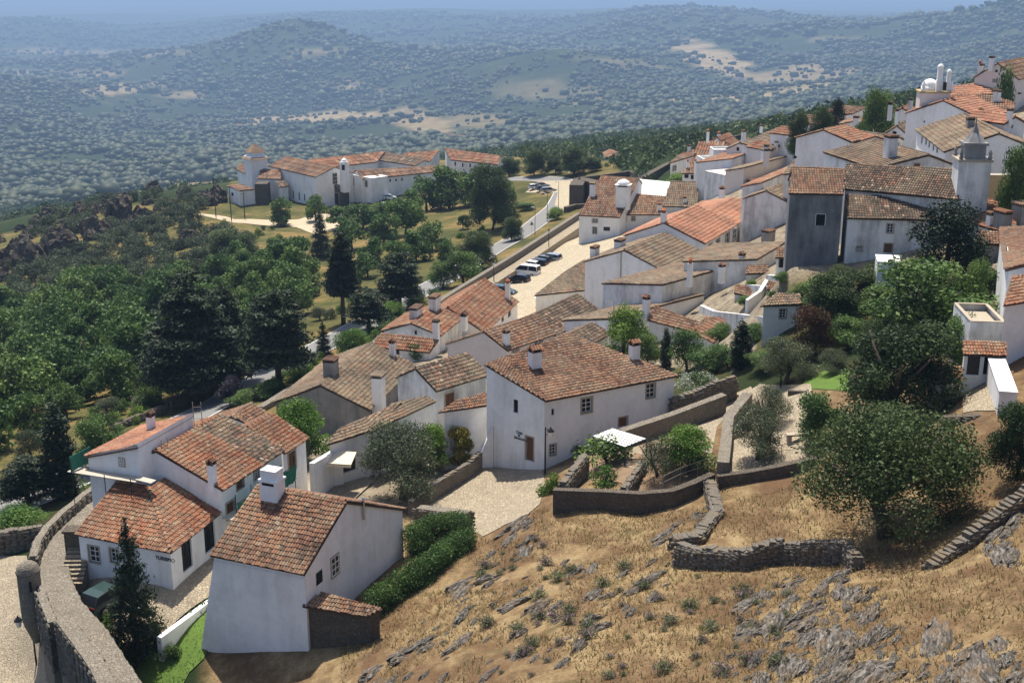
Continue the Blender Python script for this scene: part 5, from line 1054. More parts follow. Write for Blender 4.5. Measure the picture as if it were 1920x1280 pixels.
for i, (x, y, h, w, l) in enumerate([(780,585,40,50,'first of the bushes along the outside of the town wall'),(830,540,60,60,'tall rounded bush outside the town wall near the pine'),(870,535,75,80,'large rounded bush outside the town wall'),(560,710,40,60,'low bush beside the road below the broad pine'),(500,745,40,70,'bush at the foot of the broad pine'),(455,760,35,60,'small bush beside the purple tree')]): tpx('garden', x, y, h, w, l, cat='bush', name='bush')
for i, (x, y, h, w, l) in enumerate([(235,748,40,50,'olive tree with twisted trunk in the roadside meadow'),(205,775,36,55,'grey olive bush at the meadow edge'),(60,860,60,60,'grey olive tree near the left edge below the meadow'),(270,765,30,60,'low olive scrub under the cedar'),(600,600,28,40,'small olive tree in the meadow beside the tallest pine'),(620,598,22,26,'tiny olive bush beside the meadow olive'),(860,620,1,1,'')]):
    if l: tpx('olive', x, y, h, w, l)
for k_, x, y, h, w, l in [('oak2',1600,575,80,110,'dark tree directly below the white house with brown door'),('garden',1655,605,80,120,'leafy tree left of the silvery shrub'),('garden',1590,655,70,90,'green tree right of the rust red shrub'),('oak2',1650,680,90,110,'dark round tree above the small lawn'),('garden',1500,600,50,70,'leafy tree hiding the corner of the weathered wall'),('garden',1790,690,110,110,'leafy tree behind the tiled garden wall'),('olive',1560,700,50,70,'small olive above the lawn'),('bright',1700,655,60,90,'bright leafy tree under the tall dark conifer'),('garden',1850,560,60,60,'tree between flat roofed house and rust roof'),('garden',1740,540,70,90,'tree at the foot of the tall dark conifer'),('garden',1440,690,46,80,'shrubs before the tall weathered wall'),('oak2',1640,545,60,70,'dark tree beside the white stair block'),('garden',1365,690,46,60,'shrub right of the columnar tree')]: tpx(k_, x, y, h, w, l)
for k_, x, y, h, w, l in [('garden',1530,560,50,80,'tree hiding the foot of the dark grey house'),('oak2',1575,530,36,60,'dark shrub at the right foot of the dark grey house'),('bright',1490,575,36,50,'bright shrub beside the small white cottage')]: tpx(k_, x, y, h, w, l)
for k_, x, y, h, w, l in [('bushb',1410,535,16,26,'small shrub in the weathered courtyard'),('garden',1465,530,24,34,'leafy shrub beside the courtyard ledge wall'),('bush',1445,560,18,30,'low bush under the courtyard wall'),('garden',1400,575,26,40,'shrub at the foot of the courtyard steps'),('garden',1350,640,40,60,'shrub tree before the weathered wall'),('garden',1410,640,40,60,'rounded shrub before the weathered wall')]: tpx(k_, x, y, h, w, l)
# around the convent
conv = [('broad0',527,424,58,54,'round tree standing alone before the convent store'),('broad1',592,416,52,54,'round tree left of the church porch'),('spruce',602,480,90,52,'dark conifer on the corner of the convent forecourt'),('broad2',640,428,46,70,'leafy tree before the church porch'),('broad3',680,430,58,70,'leafy tree below the gatehouse'),('broad0',720,455,62,70,'leafy tree on the convent slope'),('broad1',660,468,60,70,'broad tree below the church'),('broad2',700,500,60,60,'broad tree on the lower convent slope'),('broad3',760,440,80,80,'leafy tree right of the gatehouse'),('broad0',800,395,70,80,'leafy tree before the front wing'),('broad1',842,390,85,90,'tall leafy tree at the end of the front wing'),('broad2',890,385,80,90,'tall leafy tree before the long orange range'),('broad3',925,400,85,80,'leafy tree near the car park'),('oak2',922,432,130,100,'large dark tree left of the yellowing one'),('yellow',950,425,50,56,'yellowing round tree beside the road'),('oak2',960,452,50,50,'dark small tree below the yellowing one'),('broad0',835,490,44,42,'round tree alone on the roadside bank'),('oak2',893,505,80,84,'dark spreading tree above the road'),('broad1',868,430,30,30,'small round bush on the dry bank'),('broad2',780,490,66,70,'leafy tree on the lower bank'),('broad3',745,500,60,60,'leafy tree above the road bend'),('broad0',810,470,60,70,'leafy tree in the middle of the bank'),('spruce',735,580,60,50,'conifer at the road bend'),('broad1',690,520,50,60,'leafy tree low on the bank'),('broad2',770,410,60,70,'leafy tree behind the gatehouse cars'),('broad3',720,410,40,50,'small tree beside the gatehouse wall'),
 ('oak2',955,332,40,50,'dark round tree behind the car park, leftmost'),('oak2',1003,330,54,60,'dark round tree behind the car park, middle'),('oak2',1075,328,56,66,'dark round tree behind the bastion'),('oak2',1040,326,36,40,'small dark tree between the two round ones'),('oak2',1110,322,30,40,'dark bush beside the blue shed'),('bright',1042,412,26,36,'small bright tree beside the road near the bastion'),('garden',985,395,20,50,'bushes bed of the car park'),('conifer',1298,275,26,26,'dark conifer at the ridge wall'),('bright',1275,345,24,60,'bright bushes below the white terrace wall')]
for k_, x, y, h, w, l in conv: tpx(k_, x, y, h, w, l)
for k_, x, y, D, h, w, l in [('garden',1650,222,205,66,70,'big leafy tree left of the domed chapel'),('garden',1625,232,205,40,50,'lower leafy tree left of the big one'),('oak2',1540,240,215,42,60,'green tree behind the broad white gable'),('oak2',1500,244,215,34,50,'green tree on the ridge, farther left'),('conifer',1570,215,230,30,36,'dark tree above the ridge wall'),('garden',1905,330,125,70,60,'leafy tree right of the turret'),('bush',1885,128,215,10,40,'creeper bush behind the hilltop gable')]: tpx(k_, x, y, h, w, l, D=D)
# the grove
def inpoly(x, y, poly):
    c = False; n = len(poly)
    for i in range(n):
        (a, b), (d, e) = poly[i], poly[i-1]
        if (b > y) != (e > y) and x < (d-a)*(y-b)/(e-b)+a: c = not c
    return c
pts = []
def scatter(poly, n, gap, fn):
    xs = [p[0] for p in poly]; ys = [p[1] for p in poly]; got = 0; tries = 0
    while got < n and tries < n*30:
        tries += 1; px, py = random.uniform(min(xs), max(xs)), random.uniform(min(ys), max(ys))
        if not inpoly(px, py, poly): continue
        p = hit(px, py)
        if any((p[0]-q[0])**2+(p[1]-q[1])**2 < gap*gap for q in pts): continue
        pts.append(p); got += 1; fn(p, px, py)
def grove_tree(p, px, py):
    s = random.choice([.6, .75, .9, 1.05, 1.3]); tree('broad%d' % random.randrange(4), p, 6.6*s, 7.0*s, 'round green tree crowded in the grove below the road', 'trees of the dense grove')
scatter([(-60,600),(60,590),(160,560),(260,560),(340,520),(420,510),(480,490),(540,490),(600,540),(560,590),(500,620),(470,650),(430,660),(340,690),(290,735),(230,750),(180,770),(100,800),(-60,870)], 240, 5.4, grove_tree)
def grove_olive(p, px, py):
    s = random.uniform(.7, 1.25); tree('scrub%d' % random.randrange(2), p, 4.2*s, 5.8*s, 'small grey green olive tree on the upper slope below the boulders', 'olive trees of the upper slope')
scatter([(-60,560),(60,520),(140,480),(250,430),(330,390),(372,400),(360,440),(440,450),(480,480),(420,505),(340,515),(250,555),(160,555),(60,585),(-60,595)], 110, 4.6, grove_olive)
scatter([(300,400),(350,370),(372,392),(340,420)], 6, 5, grove_olive); tpx('oak2', 430, 490, 70, 110, 'big dark bush tree below the convent track')
def bank_bush(p, px, py):
    s = random.uniform(.6, 1.3); tree(random.choice(['bush', 'bushb']), p, 1.6*s, 2.4*s, 'low bush on the roadside bank', 'bushes scattered on the banks', cat='bush')
for poly, n in (([(600,520),(760,470),(930,400),(960,440),(860,510),(760,540),(640,590)], 30), ([(150,790),(300,730),(420,690),(330,760),(200,830)], 20), ([(470,745),(700,610),(800,560),(840,545),(720,640),(560,730)], 30), ([(420,420),(560,430),(560,470),(420,450)], 14), ([(1120,320),(1280,290),(1280,260),(1130,290)], 20)): scatter(poly, n, 2.0, bank_bush)
# hedge beside the nearest house
def hedge(label, ptsw, w, h, leaf, n, name='hedge', up=0.):
    q = resample(np.array(ptsw), .5); lob = []
    for i, p in enumerate(q):
        for k in range(3): lob.append((p[0]+random.uniform(-.12, .12)*w, p[1]+random.uniform(-.12, .12)*w, p[2]+h*(.2+.3*k)+random.uniform(-.05, .05), w*.5, w*.5, h*.26))
    V_, Q_, R_ = leaves(lob, n, .13, 9, asp=.5, up=up); root = empty(name, q[len(q)//2]); tag(root, label, 'hedge'); off = np.array(wloc(root))
    link('foliage', quads_np('hedge_foliage', V_-off, Q_, LEAF[leaf], R_), root); tm = MB()
    for p in q[::3]: tm.tube([p+np.array([0, 0, -.4]), p+np.array([.05, 0, h*.7])], [.05, .03], 5)
    tm.build('stem', M['bark'], root)
hedge('clipped green hedge along the slope side of the nearest house', [hit(*q) for q in ((705,1150),(760,1112),(815,1072),(872,1028))], 1.7, 1.5, 'broad', 30000)
hedge('dark green hedge at the back corner of the nearest house', [hit(*q) for q in ((775,1042),(800,1022),(845,1014),(872,1020))], 1.7, 2.1, 'broad', 22000)
hedge('low box hedge between the white kerb and the lawn', [hit(*q) for q in ((300,1212),(350,1170),(414,1122))], .55, .6, 'broad', 3500)
# boulders and schist
def rockmesh(name, seed, sub, sx, sy, sz, amp, strata, mat):
    bm = bmesh.new(); bmesh.ops.create_icosphere(bm, subdivisions=sub, radius=1); r = np.random.RandomState(seed); k = r.normal(size=(14, 3))*2.2; ph = r.rand(14)*6.28; pl = r.normal(size=(9, 3)); pl /= np.linalg.norm(pl, axis=1)[:, None]; dd = r.uniform(.55, .95, 9)
    for v in bm.verts:
        p = np.array(v.co)
        for n_, d_ in zip(pl, dd):
            e = p@n_-d_
            if e > 0: p = p-n_*e*.92
        p = p*(1+amp*sum(math.sin(k[i]@p+ph[i]) for i in range(14))/8)
        if strata:
            q = p[1]*3.2+.5*math.sin(p[0]*4+ph[0])+.35*math.sin(p[0]*11+ph[1]); lay = math.floor(q); p[2] += ((lay*.37+seed*.61) % 1-.5)*.55; p[0] *= 1+((lay*.73+seed*.3) % 1-.5)*.5; p = p*(1+r.uniform(-.07, .07))
        v.co = Vector((p[0]*sx, p[1]*sy, p[2]*sz))
    me = bpy.data.meshes.new(name); bm.to_mesh(me); bm.free(); me.materials.append(mat); return me
BOULD = [rockmesh('boulder', 50+i, 4, 1.15, .8, .95, .34, .6, M['boulder']) for i in range(6)]
SCH = [rockmesh('rock', 60+i, 4, 2.0, .62, .6, .2, 1, M['schist']) for i in range(7)]
def rock(me, p, s, rz, label, group, name, tilt=0., sz=1.):
    o = bpy.data.objects.new(name, me); COL.objects.link(o); o.location = Vector(p); o.rotation_euler = (tilt, random.uniform(-.15, .15), rz); o.scale = (s, s, s*sz); tag(o, label, 'rock', group); return o
for px, py, s, l in [(225,408,5.2,'biggest rounded granite boulder on the skyline'),(180,440,4.6,'long sloping boulder left of the biggest one'),(265,420,4.,'boulder leaning right of the biggest one'),(290,362,3,'round boulder alone on the skyline'),(110,480,5,'broad dark boulder low on the left outcrop'),(60,500,5,'dark boulder at the foot of the left outcrop'),(355,462,2.8,'boulder below the convent track'),(405,380,4.5,'dark boulder left of the white two storey hut'),(385,385,3.5,'boulder beside the telegraph poles'),(150,410,3.5,'ridge boulder upper left')]:
    p = hit(px, py); rock(random.choice(BOULD), p+np.array([0, 0, s*.25]), s, random.uniform(0, 6), l, None, 'boulder')
scatter([(-60,470),(60,412),(180,372),(330,355),(350,375),(300,420),(230,440),(150,470),(80,510),(-60,540)], 90, 2.2, lambda p, px, py: rock(random.choice(BOULD), p-np.array([0, 0, .2]), random.choice([.8, 1.1, 1.6, 2.2, 2.8]), random.uniform(0, 6), 'dark granite boulder heaped in the outcrop', 'granite boulders of the outcrop', 'boulder'))
scatter([(-60,480),(60,425),(180,385),(330,360),(350,375),(300,425),(230,445),(150,475),(80,515),(-60,545)], 45, 2.4, grove_olive)
pts.clear()
def schist(p, px, py, s=None):
    s = s or random.choice([.16, .2, .25, .3, .4, .5, .65]); rock(random.choice(SCH), p-np.array([0, 0, s*.08]), s, math.radians(58)+random.uniform(-.35, .35), 'grey schist slab breaking through the dry slope', 'schist slabs on the dry slope', 'rock', random.uniform(-.5, .1), random.uniform(.6, 1.1))
for poly, n, g in (([(1400,1120),(1500,1070),(1660,1110),(1720,1180),(1920,1220),(1920,1290),(1380,1290),(1330,1240),(1390,1180)], 150, .5), ([(700,1290),(780,1180),(860,1090),(930,1010),(1010,955),(1030,990),(960,1080),(900,1180),(820,1290)], 50, .7), ([(930,1100),(1060,1040),(1200,1090),(1260,1040),(1300,1050),(1250,1110),(1100,1250),(900,1290)], 45, .9), ([(1240,1000),(1340,930),(1330,1000),(1270,1060),(1200,1110)], 18, .6), ([(1840,1010),(1920,950),(1920,1060),(1850,1060)], 12, .7)): scatter(poly, n, g, schist)
for px, py, s, l in [(1460,1170,1.7,'tall schist crag on the bottom right slope'),(1560,1200,2.0,'broad layered schist outcrop in the bottom right'),(1760,1210,2.0,'layered schist ridge near the bottom right corner'),(1840,1265,1.9,'schist outcrop in the bottom right corner'),(1640,1270,1.8,'pale schist outcrop at the bottom edge'),(1480,1250,1.6,'dark schist outcrop at the bottom edge'),(1100,1075,1.3,'flat rounded slab lying in the dry meadow'),(990,1030,1.6,'leaning schist slabs beside the meadow'),(870,1110,1.5,'upturned schist slab below the hedge'),(970,985,1.6,'slanting schist rib beside the cobbled yard'),(1290,1010,1.4,'schist outcrop where the dry stone walls meet'),(1600,1120,1.4,'schist rock below the broken wall'),(1890,1040,1.6,'pale schist face at the right edge'),(700,1260,1.2,'grey schist rock at the bottom edge near the nearest house')]:
    p = hit(px, py); rock(random.choice(SCH), p-np.array([0, 0, s*.12]), s*.68, math.radians(62)+random.uniform(-.3, .3), l, None, 'rock', random.uniform(-.4, 0), .75 if 'flat' not in l else .3)
# tufts and dry grass
tl = [(0, 0, .22, .34, .34, .26)]; TUFT = []
for i in range(3): V_, Q_, R_ = leaves(tl, 420, .2, 70+i, asp=.12, up=0, shell=.9); TUFT.append(quads_np('tuft', V_, Q_, LEAF['lav'], R_))
pts.clear()
def tuft(p, px, py):
    o = bpy.data.objects.new('lavender_tuft', random.choice(TUFT)); COL.objects.link(o); o.location = Vector(p); s = random.choice([.4, .5, .6, .8, 1.2]); o.scale = (s*1.3, s*1.3, s); o.rotation_euler.z = random.uniform(0, 6); tag(o, 'small lavender tuft flowering among the dry grass', 'plant', 'lavender tufts on the dry slope')
scatter([(900,1120),(1100,1060),(1260,1070),(1420,1080),(1500,1120),(1460,1280),(1000,1280),(860,1240)], 70, .6, tuft); scatter([(880,1040),(1010,1000),(1050,1060),(900,1110)], 14, .6, tuft)
n = 70000; a = RS.uniform(math.radians(-9), math.radians(26), n); D = np.sqrt(RS.uniform(30**2, 92**2, n)); x, y = D*np.sin(a), D*np.cos(a); z = gz(x, y); d_ = y*math.cos(PITCH)-z*math.sin(PITCH); sx, sy = CX+FPX*x/d_, CY-FPX*(y*math.sin(PITCH)+z*math.cos(PITCH))/d_
ok = (sy > 955) & (sx > 700) & (sx < 2050) & ~((sx < 1000) & (sy < 1010)) & (sx+(sy-1280)*.55 > 640); ok |= (sx > 1350) & (sy > 895) & (sx < 1600); ok |= (sy > 1200) & (sx > 470); ok &= (vnoise(x, y, .5)+vnoise(x, y, .17) > -.35)
x, y, z = x[ok], y[ok], z[ok]; n = len(x); c = np.column_stack([x, y, z-.02]); h = RS.uniform(.10, .32, n); ang = RS.uniform(0, 6.28, n); w = RS.uniform(.02, .05, n); ln = RS.normal(0, .14, (n, 2))
t_ = np.column_stack([np.cos(ang)*w, np.sin(ang)*w, 0*w]); tip = c+np.column_stack([ln, h]); V_ = np.stack([c-t_, c+t_, tip], 1).reshape(-1, 3)
tag(link('dry_grass', quads_np('dry_grass', V_, np.arange(3*n).reshape(-1, 3), LEAF['dry'], RS.rand(n))), 'sparse dry grass covering the sunny slope', 'grass', kind='stuff')
n = 16000; c0 = hit(340, 1200); x = RS.uniform(-26, -14, n); y = RS.uniform(50, 75, n); z = gz(x, y); d_ = y*math.cos(PITCH)-z*math.sin(PITCH); sx, sy = CX+FPX*x/d_, CY-FPX*(y*math.sin(PITCH)+z*math.cos(PITCH))/d_; ok = inpoly_np(sx, sy, [(258,1262),(302,1210),(412,1122),(418,1132),(400,1190),(380,1236),(352,1264),(325,1318),(264,1318)])
x, y, z = x[ok], y[ok], z[ok]; n = len(x); c = np.column_stack([x, y, z+.07]); h = RS.uniform(.04, .13, n); ang = RS.uniform(0, 6.28, n); w = RS.uniform(.02, .05, n); t_ = np.column_stack([np.cos(ang)*w, np.sin(ang)*w, 0*w]); tip = c+np.column_stack([RS.normal(0, .06, (n, 2)), h])
tag(link('lawn_grass', quads_np('lawn_grass', np.stack([c-t_, c+t_, tip], 1).reshape(-1, 3), np.arange(3*n).reshape(-1, 3), LEAF['olive'], RS.rand(n))), 'short green grass of the little lawn below the street', 'grass', kind='stuff')
# far woods: one mass
ico = bmesh.new(); bmesh.ops.create_icosphere(ico, subdivisions=1, radius=1); IV = np.array([v.co for v in ico.verts]); ico.faces.ensure_lookup_table(); IF = np.array([[v.index for v in f.verts] for f in ico.faces]); ico.free()
def wood(n, d0, d1, pw, size, keep):
    a = RS.uniform(math.radians(-25), math.radians(25), n); D = (RS.uniform(d0**pw, d1**pw, n))**(1/pw); x, y = D*np.sin(a), D*np.cos(a); z = gz(x, y)
    ii = np.clip(((a-AZ[0])/(AZ[1]-AZ[0])).astype(int), 0, NA-1); jj = np.clip(((np.log(D)-LD[0])/(LD[1]-LD[0])).astype(int), 0, ND-1)
    k = (fld[ii, jj] < RS.uniform(.05, 1.1, n)) & keep(x, y, D, a); x, y, z = x[k], y[k], z[k]; return x, y, z, size*np.clip(RS.lognormal(-.12, .42, k.sum()), .35, 2.4)
den = lambda x, y, D, a: vnoise(x, y, 1/330.)+vnoise(x, y, 1/110.)*.8+vnoise(x, y, 1/38.)*.5+RS.normal(0, .13, len(x)) > -.16
A1 = wood(52000, 1250, 4300, 1.35, 5.9, den); A2 = wood(20000, 3800, 9500, 1.2, 11., den)
A3 = wood(11000, 300, 1150, 1.5, 2.5, lambda x, y, D, a: ((a > math.radians(.5)) & (D > 430)) | ((a > math.radians(5)) & (gz(x, y) < -45)) | (a > math.radians(11)) & (D > 330)); A4 = wood(4200, 420, 1400, 1.4, 2.9, lambda x, y, D, a: (a < math.radians(1)) & (gz(x, y) < -84))
X = [np.concatenate(q) for q in zip(A1, A2)]; n = len(X[0]); J = 1+RS.normal(0, .16, (n, 12, 1)); cV = np.stack(X[:3], 1)[:, None]+IV[None]*J*X[3][:, None, None]*np.array([1, 1, .72])+np.stack([0*X[3], 0*X[3], X[3]*.45], 1)[:, None]
tag(link('forest', quads_np('forest', cV.reshape(-1, 3), (IF[None]+np.arange(n)[:, None, None]*12).reshape(-1, 3), LEAF['far'], np.repeat(RS.rand(n), 20))), 'scattered cork oak woods covering the hazy valley and hills', 'woodland', kind='stuff')

X = [np.concatenate(q) for q in zip(A3, A4)]; n = len(X[0]); K = 64; d = RS.normal(size=(n, K, 3)); d /= np.linalg.norm(d, axis=2)[..., None]; R_ = np.minimum(X[3], 3.6)[:, None, None]
c = np.stack(X[:3], 1)[:, None]+d*R_*RS.uniform(.65, 1.05, (n, K, 1))*np.array([1, 1, .7])+R_*np.array([0, 0, .55]); T = RS.normal(size=(n, K, 3, 3))*.17*R_[..., None]
tag(link('hillside_scrub', quads_np('hillside_scrub', (c[:, :, None]+T).reshape(-1, 3), np.arange(n*K*3).reshape(-1, 3), LEAF['oak'], np.clip(np.repeat(RS.rand(n), K)+RS.normal(0, .15, n*K), 0, 1))), 'green scrub and young oaks covering the slopes behind the town', 'woodland', kind='stuff')
# ------------------------------------------------------------------ vehicles, street furniture, small things
def paint(name, c, met=.0): 
    m, t, b = nodes(name); b.inputs['Base Color'].default_value = (*c, 1); b.inputs['Roughness'].default_value = .25; b.inputs['Metallic'].default_value = met; b.inputs['Coat Weight'].default_value = .5; return m
PAINT = {'white': paint('car_white', (.75, .75, .74)), 'black': paint('car_black', (.012, .012, .014)), 'green': paint('car_green', (.025, .05, .045)), 'grey': paint('car_grey', (.13, .15, .17), .5), 'silver': paint('car_silver', (.42, .43, .44), .7), 'blue': paint('car_blue', (.02, .06, .3)), 'red': paint('car_red', (.35, .03, .02))}
M['tyre'] = plain('tyre', (.02, .02, .02), .9); M['rim'] = plain('rim', (.4, .4, .41), .3, .8); M['lamp'] = plain('lamp_glass', (.7, .7, .68), .15); M['tail'] = plain('tail_lamp', (.35, .02, .02), .3)
SHAPES = {'hatch': (4.0, 1.72, .86, 1.46, [(-2, .35, .55), (-1.95, .3, .86), (-1.1, .22, .92), (.75, .22, .90), (1.75, .25, .74), (2, .35, .55)], [(-1.9, .92), (-1.55, 1.38), (-.9, 1.46), (.15, 1.44), (.95, .92)]),
 'estate': (4.6, 1.76, .86, 1.46, [(-2.3, .35, .6), (-2.25, .3, .88), (-1.1, .22, .92), (.95, .22, .9), (2.05, .25, .74), (2.3, .35, .55)], [(-2.2, .92), (-1.95, 1.38), (-1.2, 1.46), (.25, 1.44), (1.1, .92)]),
 'van': (5.0, 1.9, 1.0, 1.95, [(-2.5, .35, .7), (-2.48, .3, 1.1), (-1.2, .25, 1.12), (1.35, .25, 1.1), (2.3, .28, .9), (2.5, .38, .6)], [(-2.46, 1.1), (-2.36, 1.85), (-1.9, 1.95), (.75, 1.92), (1.75, 1.1)])}
CARP = {}
def car(px, py, head, col, kind, label, group='cars parked on the plaza', D=None, name=None):
    L, W, zb, zt, low, cab = SHAPES[kind]; p = hit(px, py) if D is None else PD(px, py, D); p[2] = float(gz(p[0], p[1]))+.07 if D is None else p[2]
    root = empty(name or ('van' if kind == 'van' else 'car'), p); root.rotation_euler.z = math.radians(head); tag(root, label, 'van' if kind == 'van' else 'car', group)
    if kind not in CARP:
        v, f = [], []; n = len(low)
        for x, z0, z1 in low:
            e = 1-.12*(abs(x)/(L/2))**4; v += [(x, -W/2*e, z0), (x, -W/2*e, (z0+z1)/2+.05), (x, -W/2*e*.93, z1), (x, W/2*e*.93, z1), (x, W/2*e, (z0+z1)/2+.05), (x, W/2*e, z0)]
        for i in range(n-1):
            for k in range(6): f.append((i*6+k, i*6+(k+1) % 6, (i+1)*6+(k+1) % 6, (i+1)*6+k))
        f += [(0, 1, 2, 3, 4, 5), tuple((n-1)*6+k for k in range(5, -1, -1))]; body = (v, f)
        cv, cf = [], []; m = len(cab)
        for x, z in cab:
            t = (z-zb)/(zt-zb); w = W/2*(.92-.16*t); cv += [(x, -w, z), (x, w, z)]
        cf = [(i*2, i*2+1, i*2+3, i*2+2) for i in range(m-1)]+[tuple(range(0, 2*m, 2)), tuple(range(2*m-1, 0, -2))]
        rv = []; (x0, z0), (x1, z1) = cab[1], cab[-2]; mid = cab[2:-2]; prof = [cab[1]]+mid+[cab[-2]]
        for x, z in prof: w = W/2*(.92-.16*(z-zb)/(zt-zb))+.015; rv += [(x, -w, z+.012), (x, w, z+.012), (x, -w, z-.07), (x, w, z-.07)]
        rf_ = []
        for i in range(len(prof)-1): a = i*4; rf_ += [(a, a+1, a+5, a+4), (a, a+4, a+6, a+2), (a+1, a+3, a+7, a+5)]
        pil = MB()
        for s in (-1, 1):
            for (xa, za), (xb, zb2) in ((cab[0], cab[1]), (cab[-2], cab[-1])): 
                wa, wb = W/2*.93*s, W/2*(.92-.16*(zb2-zb)/(zt-zb) if zb2 > za else .93)*s; wa2 = W/2*(.92-.16*max(0, (za-zb)/(zt-zb)))*s; wb2 = W/2*(.92-.16*max(0, (zb2-zb)/(zt-zb)))*s; pil.tube([(xa, wa2, za), (xb, wb2, zb2)], .05, 4)
            xm = (cab[1][0]+cab[-2][0])/2; pil.tube([(xm, W/2*.93*s, zb+.05), (xm, W/2*.77*s, zt-.03)], .045, 4)
        wh_ = MB(); rm_ = MB()
        def wheel(mb, r, w):
            v = [(r*math.cos(a), y, r*math.sin(a)) for y in (-w/2, w/2) for a in np.linspace(0, 2*math.pi, 15)[:-1]]; mb.add(v, [(i, (i+1) % 14, 14+(i+1) % 14, 14+i) for i in range(14)]+[tuple(range(14))[::-1], tuple(range(14, 28))])
        wheel(wh_, .32, .2); wheel(rm_, .2, .214)
        hl = MB(); hl.box((-.05, -.17, -.07), (.1, 0, 0), (0, .34, 0), (0, 0, .14))
        CARP[kind] = [pydata('body', *body, None), pydata('cabin_glass', cv, cf, M['glass']), pydata('roof', rv, rf_, None), pydata('pillars', pil.v, pil.f, None), pydata('tyre', wh_.v, wh_.f, M['tyre']), pydata('rim', rm_.v, rm_.f, M['rim']), pydata('headlight', hl.v, hl.f, M['lamp']), pydata('tail_light', hl.v, hl.f, M['tail'])]
    B = CARP[kind]
    for i, nm in ((0, 'body'), (2, 'roof'), (3, 'pillar')):
        me_ = B[i].copy(); me_.materials.clear(); me_.materials.append(PAINT[col]); q_ = link(nm, me_, root)
        if nm == 'pillar': q_['kind'] = 'stuff'
    link('windows', B[1], root)
    for x in (-L*.31, L*.31):
        for y in (-W/2+.06, W/2-.06):
            t = link('wheel', B[4], root); t.location = (x, y, .32); r = link('rim', B[5], t)
    for y in (-W/2+.3, W/2-.3):
        o = link('headlight', B[6], root); o.location = (L/2-.1, y, low[-2][2]-.08); o = link('tail_light', B[7], root); o.location = (-L/2+.06, y, low[1][2]-.1)
    return root
car(943,552,-27,'green','estate','dark green estate car nearest the orange roof')
car(972,530,153,'black','hatch','black hatchback in front of the white van')
car(986,517,153,'white','van','white passenger van among the parked cars')
car(992,504,153,'white','hatch','white car almost hidden behind the white van')
car(1004,500,153,'black','estate','black estate car behind the white van')
car(1016,494,153,'grey','hatch','grey hatchback second from the far end of the row')
car(1030,490,153,'silver','estate','silver estate car at the far end of the row')
car(927,553,-27,'white','hatch','white car tucked behind the orange roof')
for x, y, c, l in ((1006,355,'white','white car at the left end of the road car park'),(1016,352,'silver','silver car second in the road car park'),(1020,358,'grey','dark grey car third in the road car park'),(1029,361,'silver','silver car nearest in the road car park')): car(x, y, 20, c, 'estate', l, 'cars in the road car park')
for x, y, l in ((731,374,'white car beside the convent gatehouse'),(724,389,'white car below the convent gatehouse wall'),(725,396,'second white car below the convent gatehouse wall')): car(x, y, 10, 'white', 'hatch', l, 'cars at the convent')
car(1368,332,40,'blue','hatch','dark blue car on the white walled terrace', None, D=236)
p = hit(205, 1128); car(208, 1135, 60, 'green', 'hatch', 'dark green car half hidden behind the spruce', None)
def motorbike():
    p = hit(957, 532); p[2] += .07; root = empty('motorcycle', p); root.rotation_euler.z = math.radians(150); tag(root, 'blue motorcycle parked between the cars', 'motorcycle')
    for x in (-.7, .7):
        m = MB(); v = [(x+.32*math.cos(a), y, .32+.32*math.sin(a)) for y in (-.06, .06) for a in np.linspace(0, 6.283, 15)[:-1]]; m.add(v, [(i, (i+1) % 14, 14+(i+1) % 14, 14+i) for i in range(14)]+[tuple(range(14))[::-1], tuple(range(14, 28))]); link('wheel', pydata('wheel', m.v, m.f, M['tyre']), root)
    m = MB(); m.tube([(-.6, 0, .6), (-.1, 0, .55), (.3, 0, .75), (.55, 0, .95)], [.12, .2, .22, .1], 8); link('body', pydata('body', m.v, m.f, PAINT['blue']), root)
    m = MB(); m.tube([(-.75, 0, .82), (-.3, 0, .8), (0, 0, .82)], [.08, .14, .1], 6); link('seat', pydata('seat', m.v, m.f, M['tyre']), root)
    m = MB(); m.tube([(.45, -.35, 1.02), (.52, 0, .98), (.45, .35, 1.02)], .025, 5); m.tube([(.52, 0, .98), (.7, 0, .32)], .04, 5); link('handlebar', pydata('handlebar', m.v, m.f, M['iron']), root)
motorbike()
def lantern(root, p, s=1.):
    m = MB(); m.lathe(p, [(.06*s, 0), (.14*s, .05*s), (.22*s, .45*s)], 6); o = m.build('lantern', M['lamp'], root); m = MB(); m.lathe((p[0], p[1], p[2]+.45*s), [(.28*s, 0), (.22*s, .08*s), (.06*s, .25*s), (.02, .36*s)], 6); m.build('lantern_cap', M['iron'], o)
def lamp(px, py, h, label, arm=None, D=None, z=None):
    p = hit(px, py) if z is None else P(px, py, z); root = empty('street_lamp', p); tag(root, label, 'street lamp'); m = MB(); m.tube([p-np.array([0, 0, .4]), p+np.array([0, 0, .5]), p+np.array([0, 0, h])], [.09, .07, .045], 8); m.build('pole', M['iron'], root)
    if arm is None: lantern(root, p+np.array([0, 0, h]), 1.1)
    else:
        q = p+np.array([arm[0], arm[1], h-.35]); m = MB(); m.tube([p+np.array([0, 0, h-.1]), q+np.array([0, 0, .12]), q+np.array([0, 0, .05])], .03, 6); m.tube([p+np.array([0, 0, h-.7]), q+np.array([0, 0, .1])], .02, 5); m.build('arm', M['iron'], root); lantern(root, q-np.array([0, 0, .45]), 1.1)
lamp(70,1258,4.0,'black street lamp with side lantern below the town wall', (-.95,.2), z=-44.6)
lamp(568,905,3.6,'black street lamp on the street before the shop', z=-38.5)
lamp(1022,893,4.1,'black street lamp with ornate bracket at the corner of the large white house', (.4,-.15), z=-37.1)
lamp(1463,728,3.0,'street lamp with white topped lantern under the olive tree')
